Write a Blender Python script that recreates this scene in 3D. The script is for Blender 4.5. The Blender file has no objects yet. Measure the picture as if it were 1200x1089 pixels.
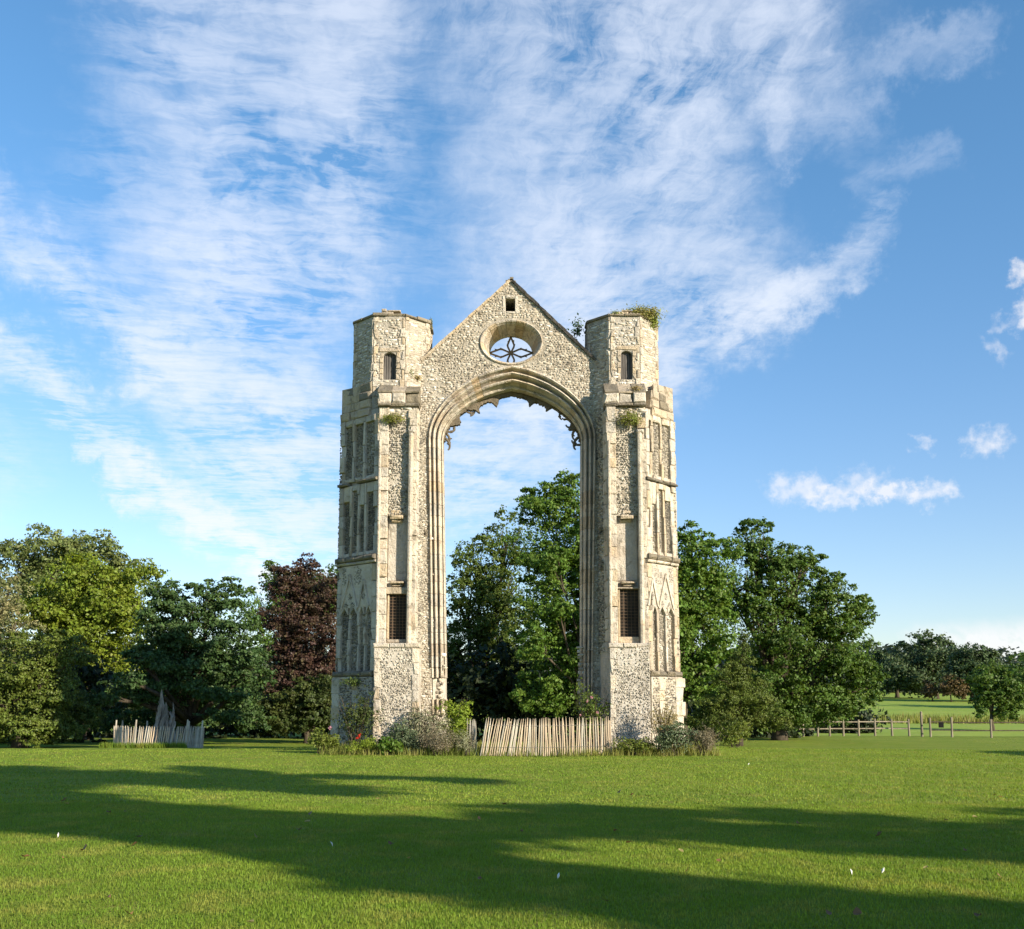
import bpy, math, random
import numpy as np
from mathutils import Vector, Matrix
from mathutils.geometry import tessellate_polygon

random.seed(7)
RNG = np.random.default_rng(11)
SC = bpy.context.scene
COL = SC.collection
R = math.radians

# ------------------------------------------------------------------ camera
F, CX, CY, TH, CAMZ = 1250.0, 600.0, 659.0, R(7.4), 1.6
cam_d = bpy.data.cameras.new('camera')
cam = bpy.data.objects.new('camera', cam_d)
COL.objects.link(cam)
cam.location = (0, 0, CAMZ)
cam.rotation_euler = (R(90) + TH, 0, 0)
cam_d.sensor_fit = 'HORIZONTAL'
cam_d.sensor_width = 36
cam_d.lens = 36 * F / 1200
cam_d.shift_y = (CY - 544.5) / 1200
cam_d.clip_end = 6000
SC.camera = cam


def P(px, py, Y):
    """point of the photograph's sight line that lies at depth Y"""
    a, b = (px - CX) / F, (CY - py) / F
    d = Vector((a, math.cos(TH) - b * math.sin(TH), math.sin(TH) + b * math.cos(TH)))
    s = Y / d.y
    return Vector((d.x * s, Y, CAMZ + d.z * s))


def ppm(Y, z=3.0):
    return F / (Y * math.cos(TH) + (z - CAMZ) * math.sin(TH))


# ------------------------------------------------------------------ sky and sun
SUN_AZ, SUN_EL = 50.5, 20.0          # azimuth: behind the camera, to the right
SXY = Vector((math.sin(R(SUN_AZ)), -math.cos(R(SUN_AZ)), 0))
SUNV = Vector((SXY.x * math.cos(R(SUN_EL)), SXY.y * math.cos(R(SUN_EL)), math.sin(R(SUN_EL))))

world = bpy.data.worlds.new('World')
SC.world = world
world.use_nodes = True


class NT:
    """small helper to write node trees as expressions"""
    def __init__(s, tree):
        s.t = tree

    def n(s, typ, ins=None, **kw):
        nd = s.t.nodes.new(typ)
        for k, v in kw.items():
            setattr(nd, k, v)
        for k, v in (ins or {}).items():
            s.put(nd.inputs[k], v)
        return nd

    def put(s, sock, v):
        if isinstance(v, bpy.types.NodeSocket):
            s.t.links.new(v, sock)
        else:
            if sock.type == 'RGBA' and len(v) == 3:
                v = (*v, 1)
            sock.default_value = v

    def m(s, op, a, b=0.0, c=0.0, clamp=False):
        nd = s.n('ShaderNodeMath', operation=op, use_clamp=clamp)
        s.put(nd.inputs[0], a)
        s.put(nd.inputs[1], b)
        s.put(nd.inputs[2], c)
        return nd.outputs[0]

    def v(s, op, a, b=(0, 0, 0), sc=None):
        nd = s.n('ShaderNodeVectorMath', operation=op)
        s.put(nd.inputs[0], a)
        s.put(nd.inputs[1], b)
        if sc is not None:
            s.put(nd.inputs['Scale'], sc)
        return nd.outputs['Value'] if op in ('LENGTH', 'DOT_PRODUCT', 'DISTANCE') else nd.outputs[0]

    def mr(s, val, a, b, c=0.0, d=1.0, smooth=True):
        nd = s.n('ShaderNodeMapRange', interpolation_type='SMOOTHSTEP' if smooth else 'LINEAR')
        for i, q in enumerate((val, a, b, c, d)):
            s.put(nd.inputs[i], q)
        return nd.outputs[0]

    def mix(s, fac, a, b, typ='MIX'):
        nd = s.n('ShaderNodeMix', data_type='RGBA', blend_type=typ)
        s.put(nd.inputs[0], fac)
        s.put(nd.inputs[6], a)
        s.put(nd.inputs[7], b)
        return nd.outputs[2]

    def noise(s, vec, scale, detail=4.0, rough=0.55, dist=0.0, col=False):
        nd = s.n('ShaderNodeTexNoise', {'Vector': vec, 'Scale': scale, 'Detail': detail, 'Roughness': rough,
                                        'Distortion': dist})
        return nd.outputs['Color'] if col else nd.outputs['Fac']

    def xyz(s, x, y, z=0.0):
        nd = s.n('ShaderNodeCombineXYZ')
        s.put(nd.inputs[0], x)
        s.put(nd.inputs[1], y)
        s.put(nd.inputs[2], z)
        return nd.outputs[0]


def azel(px, py):
    p = P(px, py, 100.0) - Vector((0, 0, CAMZ))
    return (math.degrees(math.atan2(p.x, p.y)), math.degrees(math.atan2(p.z, math.hypot(p.x, p.y))))


def build_world():
    nt = world.node_tree
    nt.nodes.clear()
    k = NT(nt)
    tc = k.n('ShaderNodeTexCoord').outputs['Generated']
    dv = k.v('NORMALIZE', tc)
    sep = k.n('ShaderNodeSeparateXYZ', {0: dv})
    az = k.m('MULTIPLY', k.m('ARCTAN2', sep.outputs[0], sep.outputs[1]), 180 / math.pi)
    el = k.m('MULTIPLY', k.m('ARCSINE', sep.outputs[2]), 180 / math.pi)
    base = k.xyz(az, el)
    # ragged edges: the cloud field is warped before its shapes are read
    w1 = k.v('SCALE', k.v('SUBTRACT', k.noise(base, 0.16, 3, 0.6, col=True), (0.5, 0.5, 0.5)), sc=7.0)
    w2 = k.v('SCALE', k.v('SUBTRACT', k.noise(base, 0.5, 5, 0.7, col=True), (0.5, 0.5, 0.5)), sc=4.5)
    pw = k.v('ADD', k.v('ADD', base, k.v('SCALE', w1, sc=.55)), w2)

    def stroke(p, q, r, amp, src):
        ax, ay = azel(*p)
        bx, by = azel(*q)
        d = (bx - ax, by - ay, 0)
        L2 = max(d[0] ** 2 + d[1] ** 2, 1e-4)
        rel = k.v('SUBTRACT', src, (ax, ay, 0))
        flat = k.v('MULTIPLY', rel, (1, 1, 0))
        t = k.m('DIVIDE', k.v('DOT_PRODUCT', flat, d), L2, clamp=True)
        near = k.v('SCALE', d, sc=t)
        dist = k.v('DISTANCE', flat, near)
        rr = r / F * 57.3
        return k.mr(dist, 0.0, rr, amp, 0.0)

    def acc(lst, src):
        out = 0.0
        for p, q, r, a in lst:
            st = stroke(p, q, r, a, src)
            out = st if isinstance(out, float) else k.m('ADD', out, st)
        return out

    ripple = acc([((190, 40), (250, 260), 130, .62), ((330, 20), (330, 330), 150, .68), ((430, 0), (410, 300), 95, .62),
                  ((110, 210), (240, 400), 85, .34), ((250, 330), (370, 520), 110, .40), ((60, 300), (200, 430), 60, .42),
                  ((190, 430), (260, 530), 80, .75), ((290, 460), (380, 480), 60, .55), ((330, 560), (350, 670), 110, .95),
                  ((190, 575), (330, 690), 50, .95), ((10, 400), (150, 530), 46, 1.1), ((60, 490), (170, 580), 20, .6), ((150, 530), (330, 680), 26, .8), ((80, 330), (170, 430), 40, .5),
                  ((0, 230), (60, 300), 45, .62), ((470, 30), (470, 90), 45, .35), ((520, 120), (500, 300), 60, .22),
                  ((-260, 250), (-60, 520), 120, .45), ((-500, 60), (-200, 200), 180, .45)], pw)
    sheet = acc([((600, 20), (760, 120), 150, .62), ((760, 40), (900, 60), 110, .62), ((640, 180), (700, 330), 150, .62),
                 ((800, 180), (840, 330), 120, .72), ((720, 380), (560, 520), 150, .52), ((560, 560), (630, 500), 90, .5),
                 ((860, 380), (1030, 260), 42, .70), ((790, 420), (900, 350), 60, .55), ((640, 300), (620, 420), 120, .42),
                 ((560, 200), (560, 330), 70, .22), ((520, 430), (470, 620), 90, .30),
                 ((900, 30), (1000, 130), 62, .42), ((900, 100), (925, 170), 30, .42), ((1040, 60), (1150, 40), 36, .30),
                 ((1010, 200), (1110, 185), 30, .22),
                 ((560, -140), (900, -160), 230, .6), ((260, -120), (330, -160), 220, .55)], pw)
    # texture: streaks and cross ripples laid out on a flat cloud deck high above, so they run together at the horizon
    zc = k.m('MAXIMUM', sep.outputs[2], 0.03)
    px_ = k.m('DIVIDE', sep.outputs[0], zc)
    py_ = k.m('DIVIDE', sep.outputs[1], zc)
    va = R(-10)
    al = k.m('ADD', k.m('MULTIPLY', px_, math.sin(va)), k.m('MULTIPLY', py_, math.cos(va)))
    ac = k.m('SUBTRACT', k.m('MULTIPLY', px_, math.cos(va)), k.m('MULTIPLY', py_, math.sin(va)))
    deck = k.xyz(ac, al)
    wd = k.v('SCALE', k.v('SUBTRACT', k.noise(deck, 1.6, 3, 0.6, col=True), (0.5, 0.5, 0.5)), sc=0.20)
    wf = k.v('SCALE', k.v('SUBTRACT', k.noise(deck, 9, 3, 0.6, col=True), (0.5, 0.5, 0.5)), sc=0.075)
    dk = k.v('ADD', k.v('ADD', deck, wd), wf)
    n_st = k.noise(k.v('MULTIPLY', dk, (2.6, 0.8, 1)), 1.4, 6, 0.62)
    n_rp = k.noise(k.v('MULTIPLY', dk, (7.0, 17.0, 1)), 1.0, 6, 0.66)
    n_lg = k.noise(deck, 1.1, 4, 0.55)
    n_fb = k.noise(k.v('MULTIPLY', dk, (13.0, 3.2, 1)), 1.0, 8, 0.70)
    n_f2 = k.noise(k.v('ADD', dk, (3, 7, 0)), 2.2, 6, 0.62)
    tr = k.m('ADD', k.mr(n_rp, .36, .66, 0.15, .85), k.m('MULTIPLY', k.mr(n_st, .36, .62, -.25, .75), 1.0))
    dr = k.m('MULTIPLY', ripple, k.m('MAXIMUM', k.m('ADD', tr, k.mr(n_lg, .35, .65, -.35, .25)), 0.0))
    tf = k.m('ADD', k.mr(n_fb, .34, .68, 0.1, .8), k.mr(n_f2, .34, .64, -.15, .75))
    ds = k.m('MULTIPLY', sheet, k.m('MAXIMUM', k.m('ADD', tf, k.m('MULTIPLY', k.mr(n_rp, .36, .66, -.1, .25), 1.0)), 0.0))
    dens = k.m('ADD', dr, ds)
    dens = k.m('SUBTRACT', 1.0, k.m('POWER', 2.718, k.m('MULTIPLY', dens, -.95)))
    # small cumulus low on the right and the bank along the horizon
    w3 = k.v('SCALE', k.v('SUBTRACT', k.noise(base, 1.1, 5, 0.6, col=True), (0.5, 0.5, 0.5)), sc=2.6)
    pc = k.v('ADD', base, w3)
    cum = acc([((912, 574), (960, 572), 20, .7), ((960, 584), (1040, 578), 16, .75), ((1000, 562), (1060, 578), 20, .6),
               ((1075, 578), (1105, 576), 19, .85), ((1150, 520), (1165, 518), 22, .8), ((1080, 522), (1084, 522), 12, .5),
               ((1200, 320), (1204, 322), 18, .9), ((1202, 365), (1206, 370), 20, .9), ((1165, 410), (1175, 412), 14, .4),
               ((1172, 378), (1176, 378), 12, .35), ((285, 470), (300, 472), 30, .35),
               ((1300, 520), (1420, 540), 40, .8), ((1280, 330), (1360, 350), 40, .7), ((-200, 600), (-120, 590), 30, .6)], pc)
    bank = acc([((1080, 752), (1420, 735), 26, 1.0), ((1150, 762), (1500, 760), 22, .8), ((-700, 740), (-300, 760), 30, .8),
                ((1900, 730), (2500, 750), 40, .8)], k.v('ADD', base, k.v('MULTIPLY', w3, (1, .25, 1))))
    n_c = k.noise(base, 1.3, 6, 0.6)
    cum = k.m('MULTIPLY', k.m('ADD', cum, k.m('MULTIPLY', bank, .8)), k.mr(n_c, .28, .6, .45, 1.15), clamp=True)

    sky = k.n('ShaderNodeTexSky', sky_type='NISHITA')
    sky.sun_disc = False
    sky.sun_elevation = R(SUN_EL)
    sky.sun_rotation = R(180 - SUN_AZ)
    sky.altitude = 0
    sky.air_density = 1.0
    sky.dust_density = 0.2
    sky.ozone_density = 2.2
    tint = k.mix(k.mr(el, 0, 32), (.78, .79, .90), SKY_TINT)
    skyc = k.mix(1.0, sky.outputs[0], tint, 'MULTIPLY')
    white = k.mix(k.mr(el, 2, 30), (CLOUD * .97, CLOUD * .99, CLOUD * 1.0), (CLOUD * .86, CLOUD * .93, CLOUD * 1.07))
    c = k.mix(k.m('MULTIPLY', dens, .93), skyc, white)
    c = k.mix(k.m('MULTIPLY', cum, .72), c, (CLOUD * 1.02, CLOUD * 1.0, CLOUD * 1.02))
    bg = k.n('ShaderNodeBackground', {'Color': c, 'Strength': SKY_STRENGTH})
    out = k.n('ShaderNodeOutputWorld', {'Surface': bg.outputs[0]})


SKY_STRENGTH = 0.105
SKY_TINT = (0.64, 0.95, 1.08)
CLOUD = 4.9
build_world()

sun_d = bpy.data.lights.new('sun', 'SUN')
sun = bpy.data.objects.new('sun', sun_d)
COL.objects.link(sun)
sun_d.energy = 5.0
sun_d.angle = R(0.55)
sun_d.color = (1.0, 0.87, 0.69)
sun.rotation_euler = SUNV.to_track_quat('Z', 'Y').to_euler()
SC.view_settings.view_transform = 'Standard'
SC.view_settings.look = 'None'
SC.view_settings.gamma = 1.0
SC.view_settings.use_curve_mapping = False
SC.view_settings.exposure = 1.0
SC.cycles.max_bounces = 6
SC.cycles.transparent_max_bounces = 4
SC.cycles.use_denoising = True


# ------------------------------------------------------------------ helpers
def tag(o, label=None, cat=None, group=None, kind=None):
    if label: o['label'] = label
    if cat: o['category'] = cat
    if group: o['group'] = group
    if kind: o['kind'] = kind
    return o


def empty(name, loc, label, cat, group=None):
    o = bpy.data.objects.new(name, None)
    o.empty_display_size = 0.3
    COL.objects.link(o)
    o.location = loc
    return tag(o, label, cat, group)


def link(name, me, parent=None):
    o = bpy.data.objects.new(name, me)
    COL.objects.link(o)
    if parent is not None:
        o.parent = parent
        root = parent
        off = Vector((0, 0, 0))
        while root is not None:          # geometry is written in world metres; empties only mark the base
            off += root.location
            root = root.parent
        o.location = -off
    return o


def mesh(name, verts, faces, mat, parent=None, smooth=False):
    me = bpy.data.meshes.new(name)
    me.from_pydata([tuple(v) for v in verts], [], faces)
    me.materials.append(mat)
    if smooth:
        me.polygons.foreach_set('use_smooth', [True] * len(me.polygons))
    me.update()
    return link(name, me, parent)


def npmesh(name, verts, faces, mat, parent=None, tint=None, smooth=False):
    """verts (n,3) and faces (m,k) arrays; tint: one value per vertex"""
    me = bpy.data.meshes.new(name)
    n, (m_, kk) = len(verts), faces.shape
    me.vertices.add(n)
    me.vertices.foreach_set('co', np.ascontiguousarray(verts, dtype=np.float32).ravel())
    me.loops.add(m_ * kk)
    me.loops.foreach_set('vertex_index', faces.astype(np.int32).ravel())
    me.polygons.add(m_)
    me.polygons.foreach_set('loop_start', np.arange(0, m_ * kk, kk, dtype=np.int32))
    if tint is not None:
        at = me.attributes.new('tint', 'FLOAT', 'POINT')
        at.data.foreach_set('value', np.asarray(tint, dtype=np.float32))
    me.materials.append(mat)
    me.update(calc_edges=True)
    if smooth:
        me.polygons.foreach_set('use_smooth', [True] * m_)
    return link(name, me, parent)


class MB:
    """collects shapes into one mesh"""
    def __init__(s):
        s.v, s.f = [], []

    def add(s, v, f):
        o = len(s.v)
        s.v += [tuple(p) for p in v]
        s.f += [tuple(i + o for i in q) for q in f]

    def box(s, x0, x1, y0, y1, z0, z1):
        s.add([(x, y, z) for z in (z0, z1) for y in (y0, y1) for x in (x0, x1)],
              [(0, 2, 3, 1), (4, 5, 7, 6), (0, 1, 5, 4), (2, 6, 7, 3), (0, 4, 6, 2), (1, 3, 7, 5)])

    def prism(s, poly, z0, z1, jit=0.0):
        n = len(poly)
        v = [(p[0], p[1], z0) for p in poly] + [(p[0], p[1], z1 + random.uniform(-jit, jit)) for p in poly]
        s.add(v, [tuple(range(n))[::-1], tuple(range(n, 2 * n))] +
              [(i, (i + 1) % n, n + (i + 1) % n, n + i) for i in range(n)])

    def tube(s, pts, rad, seg=6, cap=True):
        pts = [Vector(p) for p in pts]
        n = len(pts)
        rings = []
        for i, p in enumerate(pts):
            d = (pts[min(i + 1, n - 1)] - pts[max(i - 1, 0)]).normalized()
            a = d.cross(Vector((0.13, 0.95, 0.21))).normalized()
            b = d.cross(a)
            r = rad[i] if hasattr(rad, '__len__') else rad
            rings.append([p + (a * math.cos(2 * math.pi * j / seg) + b * math.sin(2 * math.pi * j / seg)) * r
                          for j in range(seg)])
        f = []
        for i in range(n - 1):
            for j in range(seg):
                f.append((i * seg + j, i * seg + (j + 1) % seg, (i + 1) * seg + (j + 1) % seg, (i + 1) * seg + j))
        if cap:
            f.append(tuple(range(seg))[::-1])
            f.append(tuple(range((n - 1) * seg, n * seg)))
        s.add([q for r_ in rings for q in r_], f)

    def build(s, name, mat, parent=None, smooth=False):
        return mesh(name, s.v, s.f, mat, parent, smooth)


# ------------------------------------------------------------------ materials
def new_mat(name):
    m = bpy.data.materials.new(name)
    m.use_nodes = True
    m.node_tree.nodes.clear()
    return m, NT(m.node_tree)


def finish(k, col, rough=0.9, bump=None, bstr=0.5, bdist=0.02, spec=0.25):
    ins = {'Base Color': col, 'Roughness': rough, 'Specular IOR Level': spec}
    b = k.n('ShaderNodeBsdfPrincipled', ins)
    if bump is not None:
        bn = k.n('ShaderNodeBump', {'Strength': bstr, 'Distance': bdist, 'Height': bump})
        k.put(b.inputs['Normal'], bn.outputs[0])
    k.n('ShaderNodeOutputMaterial', {'Surface': b.outputs[0]})


def stone_mat(name, c1, c2, c3, stain=(0.10, 0.085, 0.06), stain_amt=0.6, patch=None, vary=0.25):
    m, k = new_mat(name)
    g = k.n('ShaderNodeNewGeometry').outputs['Position']
    rnd = k.n('ShaderNodeObjectInfo').outputs['Random']
    n1 = k.noise(g, 1.3, 5, 0.6, 0.3)
    n2 = k.noise(g, 7.0, 5, 0.65)
    n3 = k.noise(k.v('MULTIPLY', g, (1.0, 1.0, 0.22)), 3.2, 5, 0.7, 0.6)
    c = k.mix(k.mr(n1, .35, .65), c1, c2)
    c = k.mix(k.m('MULTIPLY', k.mr(n2, .45, .75), .6), c, c3)
    c = k.mix(k.m('MULTIPLY', k.mr(n3, .54, .70), stain_amt), c, stain)
    n4 = k.noise(g, 2.6, 6, .7, .8)
    c = k.mix(k.m('MULTIPLY', k.mr(n4, .55, .64), .55), c, (.17, .145, .105))
    n5 = k.noise(g, 30, 3, .6)
    c = k.mix(k.m('MULTIPLY', k.mr(n5, .60, .70), .55), c, (.09, .08, .06))
    if patch:
        c = k.mix(k.m('MULTIPLY', k.mr(k.noise(g, 0.55, 3, .6), .55, .68), .7), c, patch)
    hs = k.n('ShaderNodeHueSaturation', {'Value': k.m('ADD', 1.0 - vary * .5, k.m('MULTIPLY', rnd, vary)),
                                         'Saturation': k.m('ADD', 0.85, k.m('MULTIPLY', rnd, .3)), 'Color': c})
    h = k.m('ADD', k.noise(g, 18, 6, .7), k.m('MULTIPLY', k.noise(g, 4, 5, .65), 2.2))
    finish(k, hs.outputs[0], 0.95, h, 0.9, 0.05, .1)
    return m


def tint_mat(name, stops, rough=0.8, noise_amt=0.25, spec=.3):
    m, k = new_mat(name)
    at = k.n('ShaderNodeAttribute', attribute_name='tint').outputs['Fac']
    cr = k.n('ShaderNodeValToRGB', {0: at})
    el = cr.color_ramp.elements
    el[0].position, el[0].color = stops[0][0], (*stops[0][1], 1)
    el[1].position, el[1].color = stops[-1][0], (*stops[-1][1], 1)
    for p, c in stops[1:-1]:
        e = el.new(p)
        e.color = (*c, 1)
    g = k.n('ShaderNodeNewGeometry').outputs['Position']
    n2 = k.noise(g, 14, 4, .6)
    n3 = k.noise(k.v('MULTIPLY', g, (1, 1, .25)), 2.2, 4, .65, .5)
    c = k.mix(k.m('MULTIPLY', k.mr(n2, .45, .75), noise_amt), cr.outputs[0], (.30, .26, .19))
    c = k.mix(k.m('MULTIPLY', k.mr(n3, .58, .75), .5), c, (.11, .09, .06))
    finish(k, c, rough, k.noise(g, 40, 4, .6), 0.5, 0.01, spec)
    return m


M = {}
M['ashlar'] = stone_mat('ashlar_limestone', (0.541, 0.488, 0.401), (0.452, 0.395, 0.313), (0.616, 0.577, 0.504), patch=(0.430, 0.343, 0.249))
M['ashlar_gold'] = stone_mat('golden_limestone', (0.458, 0.380, 0.274), (0.410, 0.335, 0.242), (0.499, 0.439, 0.343), stain_amt=.5)
M['mortar'] = stone_mat('pale_mortar', (0.512, 0.472, 0.404), (0.427, 0.386, 0.321), (0.362, 0.326, 0.266), vary=0)
M['mortar_gable'] = stone_mat('gable_mortar', (0.410, 0.376, 0.313), (0.343, 0.307, 0.249), (0.458, 0.427, 0.366), vary=0)
M['coping'] = stone_mat('weathered_coping', (0.242, 0.210, 0.157), (0.157, 0.137, 0.104), (0.285, 0.252, 0.193), stain_amt=.8)
M['coping_dark'] = stone_mat('dark_coping', (.07, .068, .062), (.11, .10, .09), (.05, .05, .045), vary=.3)  # darker grey coping for the right gable slope
M['tracery'] = stone_mat('backlit_tracery_stone', (0.168, 0.140, 0.105), (0.112, 0.098, 0.077), (0.238, 0.203, 0.154))  # darkness of the backlit stone is put into the colour
M['flint'] = tint_mat('flint_nodules', [(0, (.085, .080, .070)), (.25, (.165, .150, .120)), (.5, (.27, .24, .19)),
                                        (.75, (.39, .355, .28)), (1, (.52, .48, .40))], 0.75)
M['rubble'] = tint_mat('rubble_stones', [(0, (0.089, 0.082, 0.073)), (.2, (0.219, 0.185, 0.141)), (.45, (0.385, 0.335, 0.256)),
                                         (.8, (0.477, 0.431, 0.351)), (1, (0.626, 0.597, 0.526))], 0.85)


def simple(name, c1, c2, scale=6, rough=.85, spec=.25, stretch=(1, 1, 1), bd=.01):
    m, k = new_mat(name)
    g = k.n('ShaderNodeTexCoord').outputs['Object']
    g = k.v('MULTIPLY', g, stretch)
    rnd = k.n('ShaderNodeObjectInfo').outputs['Random']
    n = k.noise(g, scale, 6, .65, .3)
    c = k.mix(k.mr(n, .3, .7), c1, c2)
    hs = k.n('ShaderNodeHueSaturation', {'Value': k.m('ADD', .8, k.m('MULTIPLY', rnd, .4)), 'Color': c})
    finish(k, hs.outputs[0], rough, n, .6, bd, spec)
    return m


M['dark'] = simple('opening_shade', (.016, .014, .012), (.045, .037, .028), 2.5)  # near-black colour put in for the shade inside openings
M['iron'] = simple('dark_iron', (.05, .05, .052), (.09, .085, .08), 20, .6, .4)
M['rust'] = simple('rusty_iron', (.10, .06, .035), (.16, .11, .07), 20, .8, .2)
M['louvre'] = simple('grey_boards', (.07, .065, .06), (.12, .11, .10), 9, .8, .3, (1, 1, .2))
M['pale'] = simple('chestnut_wood', (.50, .41, .30), (.30, .23, .16), 14, .85, .2, (1, 1, .12))
M['pale_grey'] = simple('silvered_chestnut', (.50, .46, .38), (.28, .25, .20), 14, .85, .2, (1, 1, .12))
M['wire'] = simple('wire', (.10, .09, .08), (.2, .19, .17), 20, .5, .5)
M['bark'] = simple('bark', (.040, .032, .023), (.085, .070, .050), 7, .95, .1, (1, 1, .25), .05)
M['deadwood'] = simple('silver_deadwood', (.30, .27, .23), (.13, .11, .09), 5, .9, .15, (1.5, 1.5, .25), .06)
M['postwood'] = simple('post_wood', (.30, .26, .19), (.16, .135, .10), 9, .9, .15, (1, 1, .2))
M['black'] = simple('black_board', (.008, .008, .008), (.014, .014, .014), 5, .9, .05)


def leaf_mat(name, c1, c2, c3, transl=.35, rough=.55, spec=.3, big=.35):
    m, k = new_mat(name)
    geo = k.n('ShaderNodeNewGeometry')
    ri = geo.outputs['Random Per Island']
    n = k.noise(geo.outputs['Position'], big, 3, .6)
    n2 = k.noise(geo.outputs['Position'], big * 5, 3, .6)
    c = k.mix(k.mr(n, .35, .65), c1, c2)
    c = k.mix(k.m('MULTIPLY', k.mr(n2, .45, .7), .6), c, c3)
    hs = k.n('ShaderNodeHueSaturation', {'Value': k.m('ADD', .65, k.m('MULTIPLY', ri, .7)),
                                         'Hue': k.m('ADD', .488, k.m('MULTIPLY', ri, .024)), 'Color': c})
    c = hs.outputs[0]
    b = k.n('ShaderNodeBsdfPrincipled', {'Base Color': c, 'Roughness': rough, 'Specular IOR Level': spec})
    t = k.n('ShaderNodeBsdfTranslucent', {'Color': k.mix(1.0, c, (1.35, 1.25, .55), 'MULTIPLY')})
    mx = k.n('ShaderNodeMixShader', {0: transl, 1: b.outputs[0], 2: t.outputs[0]})
    k.n('ShaderNodeOutputMaterial', {'Surface': mx.outputs[0]})
    return m


L = {}
L['lime'] = leaf_mat('leaf_yellow_green', (.165, .215, .018), (.125, .18, .018), (.21, .24, .03))
L['ash'] = leaf_mat('leaf_grey_green', (.150, .190, .056), (.12, .155, .045), (.20, .22, .08))
L['pine'] = leaf_mat('needle_pale', (.23, .22, .10), (.16, .18, .07), (.31, .25, .13), .15)
L['yew'] = leaf_mat('leaf_yew', (.090, .125, .017), (.065, .095, .015), (.14, .165, .027), .15)
L['oak'] = leaf_mat('leaf_oak', (.085, .150, .024), (.064, .120, .020), (.135, .185, .034))
L['oak_blue'] = leaf_mat('leaf_blue_green', (.062, .115, .036), (.048, .094, .030), (.11, .165, .040))
L['copper'] = leaf_mat('leaf_copper', (.070, .036, .030), (.052, .030, .020), (.085, .085, .028), .25, big=.5)
L['bronze'] = leaf_mat('leaf_bronze_green', (.060, .085, .020), (.045, .068, .016), (.10, .11, .025), .3)
L['maple'] = leaf_mat('leaf_maple', (.105, .185, .026), (.082, .155, .022), (.165, .23, .036))
L['olive'] = leaf_mat('leaf_olive', (.105, .155, .028), (.080, .125, .022), (.15, .18, .036))
L['far'] = leaf_mat('leaf_far_haze', (.062, .098, .036), (.048, .080, .032), (.09, .12, .045), .2)  # slight blue haze of distance mixed into the leaf colour
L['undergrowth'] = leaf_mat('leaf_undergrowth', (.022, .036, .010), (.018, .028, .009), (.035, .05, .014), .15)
L['farhaze'] = leaf_mat('leaf_distance_haze', (.035, .052, .035), (.030, .045, .032), (.045, .065, .040), .2, big=.05)  # distance haze painted into the leaves as a blue-grey green
L['rust'] = leaf_mat('leaf_rust', (.12, .085, .035), (.09, .07, .03), (.15, .09, .045), .25)
L['shrub'] = leaf_mat('leaf_shrub', (.15, .19, .03), (.11, .15, .028), (.2, .21, .045), big=2)
L['bright'] = leaf_mat('leaf_bright', (.24, .32, .035), (.19, .27, .03), (.3, .34, .06), .45, big=2)
L['silver'] = leaf_mat('leaf_silver', (.26, .27, .16), (.20, .21, .12), (.32, .31, .19), .2, big=2)
L['lavender'] = leaf_mat('leaf_lavender', (.20, .17, .11), (.16, .15, .09), (.26, .21, .15), .2, big=2)
L['sage'] = leaf_mat('leaf_sage', (.11, .15, .075), (.085, .12, .06), (.16, .19, .10), .2, big=2)
L['tan'] = leaf_mat('leaf_tan', (.34, .27, .12), (.22, .20, .07), (.40, .30, .15), .3, big=2)
L['weed'] = leaf_mat('leaf_weed', (.20, .24, .04), (.22, .19, .06), (.15, .20, .035), .3, big=2)
L['grass'] = leaf_mat('grass_blade', (.190, .268, .030), (.135, .215, .024), (.31, .29, .07), .45, .6, .2, .30)
L['rough_grass'] = leaf_mat('grass_rough', (.20, .20, .05), (.15, .19, .035), (.28, .24, .09), .35, .6, .2, .30)
L['red'] = leaf_mat('petal_red', (.55, .03, .02), (.6, .05, .03), (.5, .02, .02), .3, big=2)
L['pink'] = leaf_mat('petal_pink', (.50, .25, .32), (.55, .3, .36), (.5, .3, .4), .3, big=2)
L['brownleaf'] = leaf_mat('fallen_leaf', (.16, .085, .035), (.11, .06, .03), (.2, .12, .05), .1, big=2)


# ------------------------------------------------------------------ ground
GY = [-200, 0, 26, 31, 36, 45, 54, 75, 110, 150, 200, 420, 1200, 5000]
GZ = [0, 0, 0, .02, 0.0, -.35, -.6, -.8, -.42, .5, 2.1, 8, 14, 14]


def gz(x, y):
    x = np.asarray(x, float)
    y = np.asarray(y, float)
    z = np.interp(y, GY, GZ)
    z = z + .22 * np.exp(-(np.abs(x) / 6.2) ** 4 - ((y - 34.8) / 2.4) ** 2)
    z = z + .06 * np.exp(-((x + 13) / 5.0) ** 2 - ((y - 33) / 2.0) ** 2)
    z = z + .035 * np.sin(x * .41 + 1) * np.sin(y * .33) + .012 * np.sin(x * 1.7) * np.cos(y * 1.3 + x * .4)
    return z


def gzf(x, y):
    return float(gz(x, y))


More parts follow.
